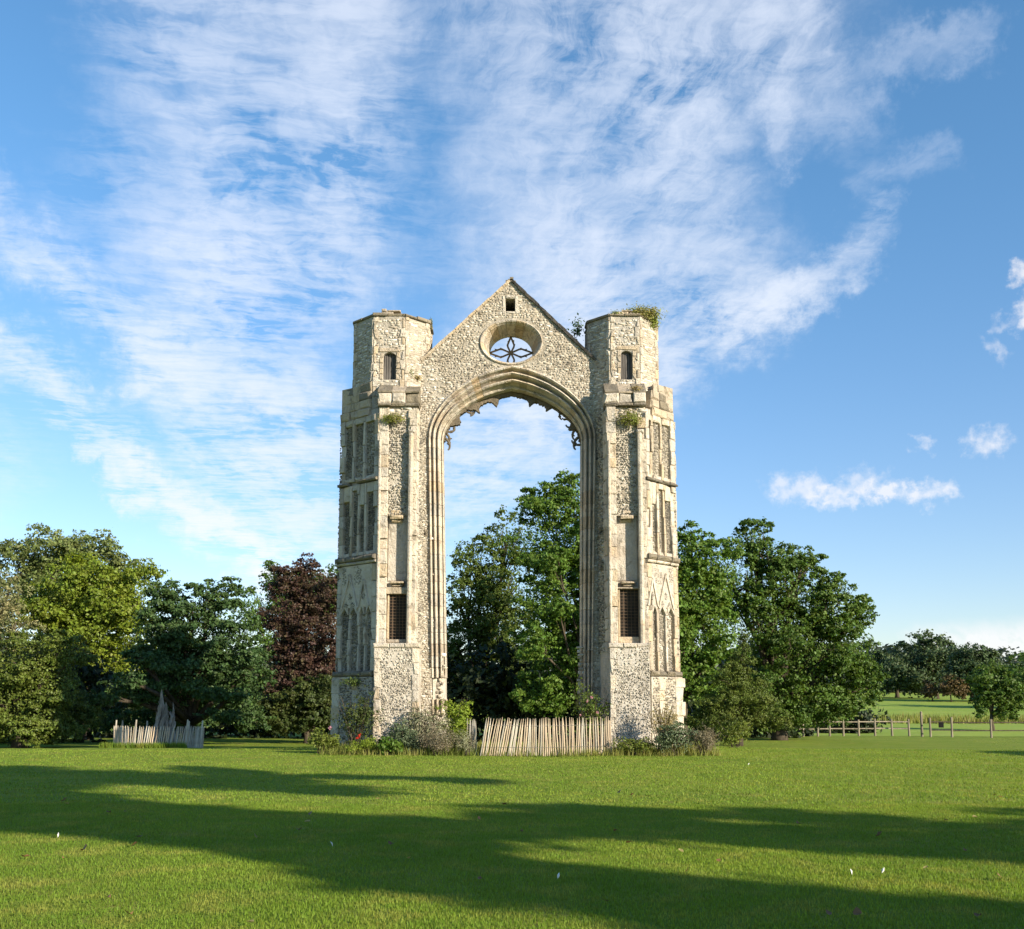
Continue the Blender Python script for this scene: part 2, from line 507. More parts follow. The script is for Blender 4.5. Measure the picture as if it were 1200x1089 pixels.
m, k = new_mat('lawn')
g = k.n('ShaderNodeNewGeometry').outputs['Position']
n0 = k.noise(g, .28, 4, .6, .4)
n1 = k.noise(k.v('MULTIPLY', g, (1, .7, 1)), 1.4, 5, .65, .4)
n2 = k.noise(g, 13, 6, .75)
c = k.mix(k.mr(n0, .35, .65), (.145, .21, .022), (.185, .24, .029))
c = k.mix(k.m('MULTIPLY', k.mr(n1, .48, .72), .6), c, (.28, .25, .06))
c = k.mix(k.m('MULTIPLY', k.mr(n2, .5, .75), .5), c, (.11, .125, .016))
finish(k, c, .95, k.m('ADD', n2, k.m('MULTIPLY', n1, 2)), .9, .05, .1)
M['lawn'] = m
m, k = new_mat('field')
g = k.n('ShaderNodeNewGeometry').outputs['Position']
n0 = k.noise(g, .06, 4, .6, .4)
n1 = k.noise(k.v('MULTIPLY', g, (1, .5, 1)), .6, 5, .65, .4)
c = k.mix(k.mr(n0, .35, .65), (.19, .28, .042), (.24, .31, .05))
c = k.mix(k.m('MULTIPLY', k.mr(n1, .48, .72), .5), c, (.27, .26, .09))
finish(k, c, .95, n1, .9, .1, .1)
M['field'] = m


def sheet(name, xs, ys, mat):
    X, Y = np.meshgrid(xs, ys)
    Z = gz(X, Y)
    v = np.stack([X.ravel(), Y.ravel(), Z.ravel()], 1)
    nx, ny = len(xs), len(ys)
    i = (np.arange(ny - 1)[:, None] * nx + np.arange(nx - 1)[None, :]).ravel()
    o = npmesh(name, v, np.stack([i, i + 1, i + nx + 1, i + nx], 1), mat, smooth=True)
    return tag(o, kind='structure')


xs = np.concatenate([np.linspace(-900, -60, 16), np.linspace(-55, -22, 12), np.linspace(-21, 21, 85),
                     np.linspace(22, 55, 12), np.linspace(60, 900, 16)])
sheet('lawn', xs, np.concatenate([np.linspace(-120, 0, 8), np.linspace(2, 74, 145)]), M['lawn'])
sheet('field', xs, np.concatenate([np.linspace(74, 220, 60), np.linspace(230, 1200, 20), np.linspace(1500, 5000, 4)]),
      M['field'])


def blades(name, xy, h, w, mat, kind='stuff', lean=.5):
    n = len(xy)
    z = gz(xy[:, 0], xy[:, 1])
    a = RNG.uniform(0, 2 * np.pi, n)
    hh = h * RNG.uniform(.5, 1.3, n)
    ww = w * RNG.uniform(.7, 1.3, n)
    la = RNG.uniform(0, 2 * np.pi, n)
    ll = hh * RNG.uniform(0, 1, n) * lean
    v = np.empty((n, 3, 3))
    v[:, 0] = np.stack([xy[:, 0] - np.cos(a) * ww, xy[:, 1] - np.sin(a) * ww, z - .01], 1)
    v[:, 1] = np.stack([xy[:, 0] + np.cos(a) * ww, xy[:, 1] + np.sin(a) * ww, z - .01], 1)
    v[:, 2] = np.stack([xy[:, 0] + np.cos(la) * ll, xy[:, 1] + np.sin(la) * ll, z + hh], 1)
    o = npmesh(name, v.reshape(-1, 3), np.arange(3 * n).reshape(-1, 3), mat)
    return tag(o, kind=kind)


def lawn_points(n, y0, y1, pw):
    y = (y0 ** pw + RNG.uniform(0, 1, n) * (y1 ** pw - y0 ** pw)) ** (1 / pw)
    x = RNG.uniform(-1, 1, n) * (.50 * y + 1.0)
    return np.stack([x, y], 1)


o = blades('grass', lawn_points(350000, 6.6, 17, 1.1), .026, .0060, L['grass'])
tag(o, 'short mown lawn grass in front of the ruined arch', 'grass')
o = blades('grass', lawn_points(130000, 17, 36, 1.0), .030, .013, L['grass'])
tag(o, 'mown grass farther out towards the foot of the ruin', 'grass')

# ------------------------------------------------------------------ the ruin
ruin = empty('ruined_arch', (0, 34, 0), 'tall ruined flint and limestone priory arch with two turrets standing on the lawn',
             'ruin')
Yb, Yw = 33.0, 34.0


def zb(py, Y=Yb):
    return P(600, py, Y).z


def xb(px, Y=Yb, py=650):
    return P(px, py, Y).x


class Face:
    """a vertical face seen from outside: runs from A (left) to B (right)"""
    def __init__(s, A, B):
        s.A = Vector((A[0], A[1], 0))
        d = Vector((B[0] - A[0], B[1] - A[1], 0))
        s.L = d.length
        s.u = d / s.L
        s.n = Vector((s.u.y, -s.u.x, 0))

    def pt(s, a, z, d=0.0):
        return s.A + s.u * a + s.n * d + Vector((0, 0, z))


def bevelled(face, a0, a1, z0, z1, d0, d1, ch=.014, jit=.006):
    """a squared stone with chamfered arrises standing between depths d0 (inside) and d1"""
    j = lambda: random.uniform(-jit, jit)
    a0, a1, z0, z1, d1 = a0 + j() + .005, a1 + j() - .005, z0 + .005, z1 - .005, d1 + j() * 1.6
    c = min(ch, (a1 - a0) * .3, (z1 - z0) * .3)
    rect = [(a0, z0), (a1, z0), (a1, z1), (a0, z1)]
    ins = [(a0 + c, z0 + c), (a1 - c, z0 + c), (a1 - c, z1 - c), (a0 + c, z1 - c)]
    v = [face.pt(a, z, d0) for a, z in rect] + [face.pt(a, z, d1 - c) for a, z in rect] + \
        [face.pt(a + j(), z + j(), d1 + j()) for a, z in ins]
    if random.random() < .5:                   # knocked-off corner
        q = random.randrange(4)
        sx, sz = ((1, 1), (-1, 1), (-1, -1), (1, -1))[q]
        e1, e2 = random.uniform(.02, .07), random.uniform(.02, .09)
        e1, e2 = min(e1, (a1 - a0) * .35), min(e2, (z1 - z0) * .35)
        v[8 + q] = face.pt(ins[q][0] + sx * e1, ins[q][1] + sz * e2, d1 + j())
        v[4 + q] = face.pt(rect[q][0] + sx * .004, rect[q][1] + sz * .004, d1 - c - random.uniform(.02, .06))
    f = [(3, 2, 1, 0)]
    for o in (0, 4):
        f += [(o + i, o + (i + 1) % 4, o + 4 + (i + 1) % 4, o + 4 + i) for i in range(4)]
    f.append((8, 9, 10, 11))
    return v, f


def stone(name, face, a0, a1, z0, z1, d0, d1, mat=None, parent=None, **kw):
    v, f = bevelled(face, a0, a1, z0, z1, d0, d1, **kw)
    return mesh(name, v, f, mat or M['ashlar'], parent or ruin)


def course(name, face, a0, a1, z0, z1, d0, d1, hs=(.30, .48), toothed=0.0, mat=None, chip=.0, parent=None):
    """a vertical strip of squared stones; toothed: alternate lengths into the wall on side +-1"""
    z, i = z0, 0
    while z < z1 - .08:
        h = min(random.uniform(*hs), z1 - z)
        if z1 - (z + h) < .14:
            h = z1 - z
        b0, b1 = a0, a1
        t = abs(toothed) * (i % 2) + random.uniform(0, .03) * (toothed != 0)
        if toothed > 0: b1 += t
        if toothed < 0: b0 -= t
        dd = d1 - (random.uniform(.03, .07) if random.random() < chip else 0)
        stone(name, face, b0, b1, z, z + h, d0, dd, mat or (M['ashlar_gold'] if random.random() < .12 else M['ashlar']),
              parent)
        z += h
        i += 1


def inpoly(pts, poly):
    x, y = pts[:, 0], pts[:, 1]
    r = np.zeros(len(pts), bool)
    n = len(poly)
    for i in range(n):
        x0, y0 = poly[i]
        x1, y1 = poly[(i + 1) % n]
        c = ((y0 > y) != (y1 > y)) & (x < (x1 - x0) * (y - y0) / ((y1 - y0) if y1 != y0 else 1e-9) + x0)
        r ^= c
    return r


class Scatter:
    """flint nodules or rubble stones set proud of a mortar face, joined as one part"""
    def __init__(s):
        s.v, s.f, s.t, s.n = [], [], [], 0

    def add(s, face, poly, holes=(), size=.085, spacing=.085, coursed=False, d=0.0, proud=.03, lo=0.0, hi=1.0, keep=1.0,
            fn=None):
        P_ = np.array(poly, float)
        (a0, z0), (a1, z1) = P_.min(0), P_.max(0)
        if coursed:
            rows, z = [], z0
            while z < z1:
                h = random.uniform(.045, .105) * size / .085
                a = a0 - random.uniform(0, .1)
                while a < a1:
                    w = (random.uniform(.05, .15) if random.random() < .75 else random.uniform(.15, .30)) * size / .085
                    rows.append((a + w / 2, z + h / 2, w / 2 - .007, h / 2 - .007))
                    a += w
                z += h
            q = np.array(rows)
            pts, hw, hh = q[:, :2], q[:, 2], q[:, 3]
            pts = pts + RNG.uniform(-.014, .014, pts.shape) + np.stack([0 * pts[:, 0], .03 * np.sin(pts[:, 0] * 2.1 + pts[:, 1] * 1.3)], 1)
        else:
            na, nz = max(1, int((a1 - a0) / spacing)), max(1, int((z1 - z0) / (spacing * .9)))
            A, Z = np.meshgrid(np.arange(na + 1), np.arange(nz + 1))
            pts = np.stack([a0 + (A.ravel() + (Z.ravel() % 2) * .5) * spacing, z0 + Z.ravel() * spacing * .9], 1)
            pts = pts + RNG.uniform(-.3, .3, pts.shape) * spacing
            hw = size * .5 * RNG.uniform(.55, 1.25, len(pts))
            hh = hw * RNG.uniform(.6, 1.0, len(pts))
        ok = inpoly(pts, poly)
        for hpoly in holes:
            ok &= ~inpoly(pts, hpoly)
        nz = np.sin(pts[:, 0] * 1.9 + 1.3 * np.sin(pts[:, 1] * 1.1)) + np.sin(pts[:, 1] * 2.3 + 1.7 * np.sin(pts[:, 0] * 1.4 + 2)) \
            + .6 * np.sin(pts[:, 0] * 5.1 + pts[:, 1] * 3.7)
        ok &= RNG.uniform(0, 1, len(pts)) < np.where(nz > 1.25, keep * .55, keep)
        pts, hw, hh, nz = pts[ok], hw[ok] * (1 + .12 * nz[ok]).clip(.7, 1.3), hh[ok], nz[ok]
        n = len(pts)
        if not n:
            return
        K = 4 if coursed else 6
        ang = (np.arange(K) + .5) * 2 * np.pi / K
        if coursed:
            ca, sa = np.array([1, -1, -1, 1.]), np.array([1, 1, -1, -1.])
        else:
            ca, sa = np.cos(ang), np.sin(ang)
        rot = RNG.normal(0, 1, n) * (0.12 if coursed else .9)
        pr = proud * RNG.uniform(.3, 1.3, n)
        jt = RNG.uniform(.70, 1.15, (n, K))
        out = []
        for sc_, dep in ((1.0, -.02), (.72 if not coursed else .86, None)):
            u = ca[None] * hw[:, None] * jt * sc_
            w = sa[None] * hh[:, None] * jt * sc_
            uu = u * np.cos(rot)[:, None] - w * np.sin(rot)[:, None]
            ww = u * np.sin(rot)[:, None] + w * np.cos(rot)[:, None]
            dd = np.full((n, K), d - .02) if dep is not None else (d + pr[:, None] * RNG.uniform(.6, 1.2, (n, K)))
            aa, zz = pts[:, 0:1] + uu, pts[:, 1:2] + ww
            if fn is not None:
                dd = dd + fn(aa, zz)
            A, U, N = face.A, face.u, face.n
            out.append(np.stack([A.x + U.x * aa + N.x * dd, A.y + U.y * aa + N.y * dd, zz], -1))
        V = np.concatenate(out, 1)                       # n,2K,3
        base = (np.arange(n) * 2 * K)[:, None] + s.n
        fs = []
        for i in range(K):
            j = (i + 1) % K
            fs.append(np.stack([base[:, 0] + i, base[:, 0] + j, base[:, 0] + K + j, base[:, 0] + K + i], 1))
        if K == 4:
            fs.append(np.stack([base[:, 0] + 4 + i for i in range(4)], 1))
        else:
            fs.append(np.stack([base[:, 0] + 6 + i for i in (0, 1, 2, 3)], 1))
            fs.append(np.stack([base[:, 0] + 6 + i for i in (0, 3, 4, 5)], 1))
        s.v.append(V.reshape(-1, 3))
        s.f.append(np.concatenate(fs))
        s.t.append(np.repeat(np.clip(RNG.uniform(lo, hi, n) + .07 * nz, 0, 1), 2 * K))
        s.n += n * 2 * K

    def build(s, name, mat, parent=None):
        o = npmesh(name, np.concatenate(s.v), np.concatenate(s.f), mat, parent or ruin, np.concatenate(s.t))
        return tag(o, kind='stuff')


def panel(name, face, outer, holes, d0, d1, mat, parent=None):
    """a slab following a face with real openings: outlines in (a, z)"""
    loops = [outer] + list(holes)
    v, f, flat = [], [], []
    for lp in loops:
        flat += lp
    n = len(flat)
    v = [face.pt(a, z, d1) for a, z in flat] + [face.pt(a, z, d0) for a, z in flat]
    tris = tessellate_polygon([[Vector((a, z, 0)) for a, z in lp] for lp in loops])
    for t in tris:
        (a, b, c) = [flat[i] for i in t]
        cr = (b[0] - a[0]) * (c[1] - a[1]) - (b[1] - a[1]) * (c[0] - a[0])
        t = tuple(t) if cr > 0 else tuple(t)[::-1]
        f.append(t)
        f.append(tuple(i + n for i in t[::-1]))
    o = 0
    for lp in loops:
        q = len(lp)
        for i in range(q):
            a, b = o + i, o + (i + 1) % q
            f.append((a, a + n, b + n, b))
        o += q
    return mesh(name, v, f, mat, parent or ruin)


flint = Scatter()
rub = Scatter()
gab = Scatter()

front = Face((-10, Yw), (10, Yw))            # a = x + 10 on the wall plane


def W(px, py):                              # wall-plane outline point
    p = P(px, py, Yw)
    return (p.x + 10, p.z)


# --- arch ring: outer and inner outlines, parameter s: 0 left foot .. 1 right foot
Z0 = 0.1
ZS_O, ZS_I = P(600, 514, Yw).z, P(600, 519, 34.8).z
XO, XI = P(698, 514, Yw).x, P(680.5, 520, 34.8).x
HO = P(600, 429, Yw).z - ZS_O
HI = P(600, 459, 34.8).z - ZS_I
JAMB_N, ARCH_N = 24, 30


def ring_pt(s, t):
    """s in [-1-2,..]: |s|<=1 arch angle, beyond it the jamb; returns (x,z) mixed outer->inner by t"""
    def one(X, zs, H, mixp, lean):
        if abs(s) <= 1:
            th = s * math.pi / 2
            u = math.sin(th)
            x = X * u
            z = zs + H * (mixp * math.cos(th) + (1 - mixp) * (1 - abs(u)))
        else:
            q = (abs(s) - 1)
            x = math.copysign(X - lean * q, s)
            z = zs + (Z0 - zs) * q
        return x, z
    a = one(XO, ZS_O, HO, .82, .22)
    b = one(XI, ZS_I, HI, .78, .10 if s > 0 else .22)
    return a[0] + (b[0] - a[0]) * t, a[1] + (b[1] - a[1]) * t


PROF = [(0, 34.25), (0, 33.93), (.07, 33.90), (.13, 33.93), (.18, 34.08), (.23, 34.13), (.29, 34.10), (.31, 34.0),
        (.38, 33.97), (.44, 34.02), (.48, 34.16), (.55, 34.27), (.61, 34.24), (.63, 34.14), (.70, 34.11), (.76, 34.17),
        (.79, 34.34), (.86, 34.46), (.93, 34.47), (.95, 34.42), (1.0, 34.45), (1.0, 35.15), (.75, 35.25), (0, 35.25)]


def ring_piece(name, s0, s1, mat, shrink=0.004, push=0.0, prof=PROF, tmin=0.0):
    n = 2 if abs(s0) < 1 else 1
    v, f = [], []
    ds = shrink / 7
    ks = [s0 + ds + (s1 - s0 - 2 * ds) * i / n for i in range(n + 1)]
    m_ = len(prof)
    for s in ks:
        for (t, y) in prof:
            x, z = ring_pt(s, max(t, tmin) + random.uniform(-.004, .004))
            v.append((x, y + push + random.uniform(-.004, .004), z))
    for i in range(n):
        for j in range(m_):
            j2 = (j + 1) % m_
            f.append((i * m_ + j, i * m_ + j2, (i + 1) * m_ + j2, (i + 1) * m_ + j))
    f.append(tuple(range(m_)))
    f.append(tuple(range(n * m_, (n + 1) * m_))[::-1])
    return mesh(name, v, f, mat, ruin)


# ring core of rubble behind the dressed stones
core = [(0.05, 34.6), (.08, 34.12), (.45, 34.32), (.7, 34.42), (.93, 34.62), (.96, 35.1), (0.05, 35.2)]
v, f = [], []
svals = list(np.linspace(-2, 2, 97))
for s in svals:
    for t, y in core:
        x, z = ring_pt(s, t)
        v.append((x, y + random.uniform(-.03, .03), z))
mc = len(core)
for i in range(len(svals) - 1):
    for j in range(mc):
        f.append((i * mc + j, i * mc + (j + 1) % mc, (i + 1) * mc + (j + 1) % mc, (i + 1) * mc + j))
mesh('arch_core', v, f, M['mortar'], ruin)
for side in (-1, 1):
    q = 1.0
    while q < 1.985:
        h = random.uniform(.032, .05)
        q2 = min(q + h, 2.0)
        # the lowest courses of the left jamb have lost their faces
        if not (side < 0 and q > 1.76 and random.random() < .55) and not (side > 0 and q > 1.80 and random.random() < .5):
            lost = (side < 0 and q > 1.74) or (side > 0 and q > 1.82)
            ring_piece('jamb_stone', side * q2 if side < 0 else side * q, side * q if side < 0 else side * q2,
                       M['ashlar_gold'] if random.random() < .12 else M['ashlar'],
                       push=random.uniform(.03, .12) if lost else random.uniform(-.006, .01))
        q = q2
for i in range(ARCH_N):
    s0, s1 = -1 + 2 * i / ARCH_N, -1 + 2 * (i + 1) / ARCH_N
    ring_piece('voussoir', s0, s1, M['ashlar_gold'] if random.random() < .3 else M['ashlar'],
               push=random.uniform(-.008, .012))

for side in (-1, 1):
    a_in, a_out = sorted((side * (XI - .16) + 10, side * (XO - .02) + 10))
    rub.add(front, [(a_in, .1), (a_out, .1), (a_out, 3.3), (a_in, 3.3)], size=.13, coursed=True, proud=.09, d=-.30, lo=.1)

# --- gable wall with the arch, the round window and the small opening cut through
arch_out = [(ring_pt(s, 0.02)[0] + 10, ring_pt(s, 0.02)[1]) for s in np.linspace(-2, 2, 61)]
apex = W(598.5, 330)
outer = [(W(472, 700)[0], Z0), ] + arch_out[:1]
wall_outline = [(xb(478, Yw) + 10, Z0)] + [arch_out[0]] + arch_out[1:-1] + [arch_out[-1]] + \
    [(xb(722, Yw) + 10, Z0), (xb(722, Yw) + 10, W(722, 442)[1])] + [apex] + \
    [(xb(476, Yw) + 10, W(476, 438)[1])]
OC = P(599, 401.5, Yw)
OA, OB = 34 / ppm(Yw, OC.z), 24 / ppm(Yw, OC.z) * 1.03


def ell(k_, m_=40, rev=False, dx=0.0, dz=0.0):
    r = [(OC.x + dx + OA * k_[0] * math.cos(t), OC.z + dz + OB * k_[1] * math.sin(t)) for t in np.linspace(0, 2 * math.pi, m_ + 1)[:-1]]
    return r


hole_oc = [(x + 10, z) for x, z in ell((1.04, 1.05))]
sw0, sw1 = W(592.5, 365), W(603.5, 350)
hole_sm = [(sw0[0], sw0[1]), (sw1[0], sw0[1]), (sw1[0], sw1[1]), (sw0[0], sw1[1])]
panel('gable_wall', front, wall_outline, [hole_oc, hole_sm], -1.15, 0.0, M['mortar_gable'])
ex = .10
hole_sm_big = [(sw0[0] - ex, sw0[1] - ex), (sw1[0] + ex, sw0[1] - ex), (sw1[0] + ex, sw1[1] + ex), (sw0[0] - ex, sw1[1] + ex)]
arch_big = [(ring_pt(s, -0.02)[0] + 10, ring_pt(s, -0.02)[1]) for s in np.linspace(-2, 2, 61)]
zsplit = W(600, 520)[1]
upper = [(a, z) for a, z in wall_outline]
gab.add(front, wall_outline, [[(x + 10, z) for x, z in ell((1.2, 1.24))], hole_sm_big], size=.068, coursed=True,
        proud=.019, lo=.18, keep=.94)
gab.build('rubble_facing', M['rubble'])
# frame of the small opening
fr = [(sw0[0] - .11, sw0[0], sw0[1] - .1, sw1[1] + .1), (sw1[0], sw1[0] + .11, sw0[1] - .1, sw1[1] + .1),
      (sw0[0], sw1[0], sw1[1], sw1[1] + .11), (sw0[0], sw1[0], sw0[1] - .1, sw0[1])]
for a0, a1, z0, z1 in fr:
    stone('frame_stone', front, a0, a1, z0, z1, -.3, .03)
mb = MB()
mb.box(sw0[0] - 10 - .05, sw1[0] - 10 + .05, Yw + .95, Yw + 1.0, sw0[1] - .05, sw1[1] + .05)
mb.build('opening_dark_sheet', M['dark'], ruin)  # flat dark sheet painted for the shaded depth of the small opening

# --- round window: splayed ring of stones and four-petalled tracery
OPROF = [((1.09, 1.11), .02), ((1.09, 1.11), -.035), ((1.06, 1.07), -.06), ((1.02, 1.02), -.03), ((.99, .99), .03),
         ((.95, .95), .08), ((.86, .90), .6), ((.75, .85), 1.14), ((.75, .85), 1.2), ((1.09, 1.11), 1.2)]
NO = 18
for i in range(NO):
    v, f = [], []
    t0, t1 = 2 * math.pi * i / NO + .006, 2 * math.pi * (i + 1) / NO - .006
    n = 2
    for j in range(n + 1):
        t = t0 + (t1 - t0) * j / n
        for (ka, kb), dy in OPROF:
            v.append((OC.x + OA * ka * math.cos(t), Yw + dy, OC.z + OB * kb * math.sin(t)))
    q = len(OPROF)
    for j in range(n):
        for a in range(q):
            b = (a + 1) % q
            f.append((j * q + a, j * q + b, (j + 1) * q + b, (j + 1) * q + a))
    f.append(tuple(range(q)))
    f.append(tuple(range(n * q, (n + 1) * q))[::-1])
    mesh('window_ring_stone', v, f, M['ashlar'] if i % 3 else M['ashlar_gold'], ruin)
mb = MB()
tc_ = Vector((OC.x - .01, Yw + 1.08, OC.z))
ra, rb = OA * .76, OB * .80
for kx, kz in ((1, 0), (-1, 0), (0, 1), (0, -1)):
    for sd in (-1, 1):
        pts = []
        for t in np.linspace(0, 1, 9):
            w_ = (t if t < .45 else (1 - t) * .82) / .45 * .27 * sd
            if kx:
                pts.append(tc_ + Vector((kx * ra * t * 1.02, 0, w_ * rb)))
            else:
                pts.append(tc_ + Vector((w_ * ra * .62, 0, kz * rb * t * 1.02)))
        mb.tube(pts, .034, 5)
        for t in (3, 5):
            e = pts[t] + (pts[t] - tc_).normalized() * .09 + Vector((0, 0, .02 * sd))
            mb.tube([pts[t], e], [.03, .012], 4)
mb.build('window_tracery', M['tracery'], ruin)

# --- broken tracery still hanging from the inner arch
mb = MB()
n = 150
prev = None
vs, fs = [], []
for i in range(n + 1):
    s = -1.0 + 2 * i / n
    xo, zo = ring_pt(s, .97)
    dx, dz = -xo, (ZS_I - .5) - zo
    L_ = math.hypot(dx, dz)
    w_ = .02 + .22 * max(0, math.sin(i * .31 + 1.3 * math.sin(i * .13))) ** 4 + random.uniform(0, .06) + (.10 if -.45 < s < .35 else 0)
    if abs(s) > .93: w_ *= .3
    for y in (34.78, 34.98):
        vs.append((xo, y, zo))
        vs.append((xo + dx / L_ * w_, y, zo + dz / L_ * w_))
for i in range(n):
    a, b = i * 4, (i + 1) * 4
    fs += [(a, b, b + 1, a + 1), (a + 2, a + 3, b + 3, b + 2), (a + 1, b + 1, b + 3, a + 3)]
mb.add(vs, fs)
mb.build('tracery_stub', M['tracery'], ruin)


def cusp(s, size, turn):
    mb = MB()
    xo, zo = ring_pt(s, .99)
    d = Vector((-xo, 0, ZS_I - 1.0 - zo)).normalized()
    side = Vector((d.z, 0, -d.x)) * turn
    p = Vector((xo, 34.88, zo))
    pts = [p - d * .05 + side * (-.12 * size)]
    for t in np.linspace(0, 1, 7):
        pts.append(p + d * (size * .34 * math.sin(t * 1.9)) + side * (size * .34 * (1 - math.cos(t * 2.4)) * .6 - .08 * size))
    mb.tube(pts, [.075 * size + .02] + [max(.02, (.062 - .03 * t) * (size ** .5)) for t in np.linspace(0, 1, 7)], 5)
    e = pts[4]
    for q in range(3):
        a = random.uniform(0, 6.28)
        mb.tube([e, e + Vector((math.cos(a), 0, math.sin(a))) * random.uniform(.07, .14) * size], [.045, .015], 4)
    mb.build('tracery_cusp', M['tracery'], ruin)


for s, z_, tn in ((-.95, 1.1, 1), (-.87, .9, 1), (-.79, .8, -1), (-.70, .8, 1), (-.46, .8, -1), (-.40, 1.0, 1), (-.20, .5, -1),
                  (-.08, .5, 1), (.10, .6, -1), (.25, .6, 1), (.36, .5, -1), (.52, .7, -1), (.60, .5, 1), (.72, .8, 1),
                  (.80, 1.0, -1), (.93, 1.2, -1), (.99, .9, 1)):
    cusp(s, z_ * .8, tn)

# --- coping of the gable
def slope_stones(p0, p1, w, mat, n, proud):
    a, b = Vector((p0[0], 0, p0[1])), Vector((p1[0], 0, p1[1]))
    d = (b - a)
    L_ = d.length
    d /= L_
    nn = Vector((-d.z, 0, d.x))
    if nn.z < 0: nn = -nn
    for i in range(n):
        t0, t1 = L_ * i / n + .006, L_ * (i + 1) / n - .006
        k1, k2 = random.uniform(-.012, .012), random.uniform(-.012, .012)
        lo = random.uniform(-.03, 0)
        pr = proud + random.uniform(-.015, .015)
        v = []
        for t, kk in ((t0, k1), (t1, k2)):
            q = a + d * t
            for off, y in ((lo, Yw - pr + .03), (w * .55 + kk, Yw - pr), (w + kk, Yw + .1), (w + kk + .05, Yw + .6), (w * .8, Yw + 1.2),
                           (lo, Yw + 1.2)):
                r_ = q + nn * off
                v.append((r_.x, y, r_.z))
        f = [(j, (j + 1) % 6, 6 + (j + 1) % 6, 6 + j) for j in range(6)] + [tuple(range(6))[::-1], tuple(range(6, 12))]
        mesh('coping_stone', v, f, mat, ruin)


apx = (apex[0] - 10, apex[1])
pl = P(478, 438, Yw)
pr_ = P(716, 441, Yw)
slope_stones((pl.x, pl.z), (apx[0] - .02, apx[1]), .10, M['ashlar_gold'], 15, .08)
slope_stones((apx[0] + .02, apx[1]), (pr_.x, pr_.z), .11, M['coping_dark'], 15, .11)
mb = MB()
for dx, dz, r_ in ((0, .06, .09), (.1, .02, .07), (-.09, .03, .08), (.03, .15, .06)):
    mb.box(apx[0] + dx - r_, apx[0] + dx + r_, Yw + .1, Yw + .5, apx[1] + dz - r_, apx[1] + dz + r_ * .8)
mb.build('apex_stone', M['coping'], ruin)

# --- towers
ZT = {}


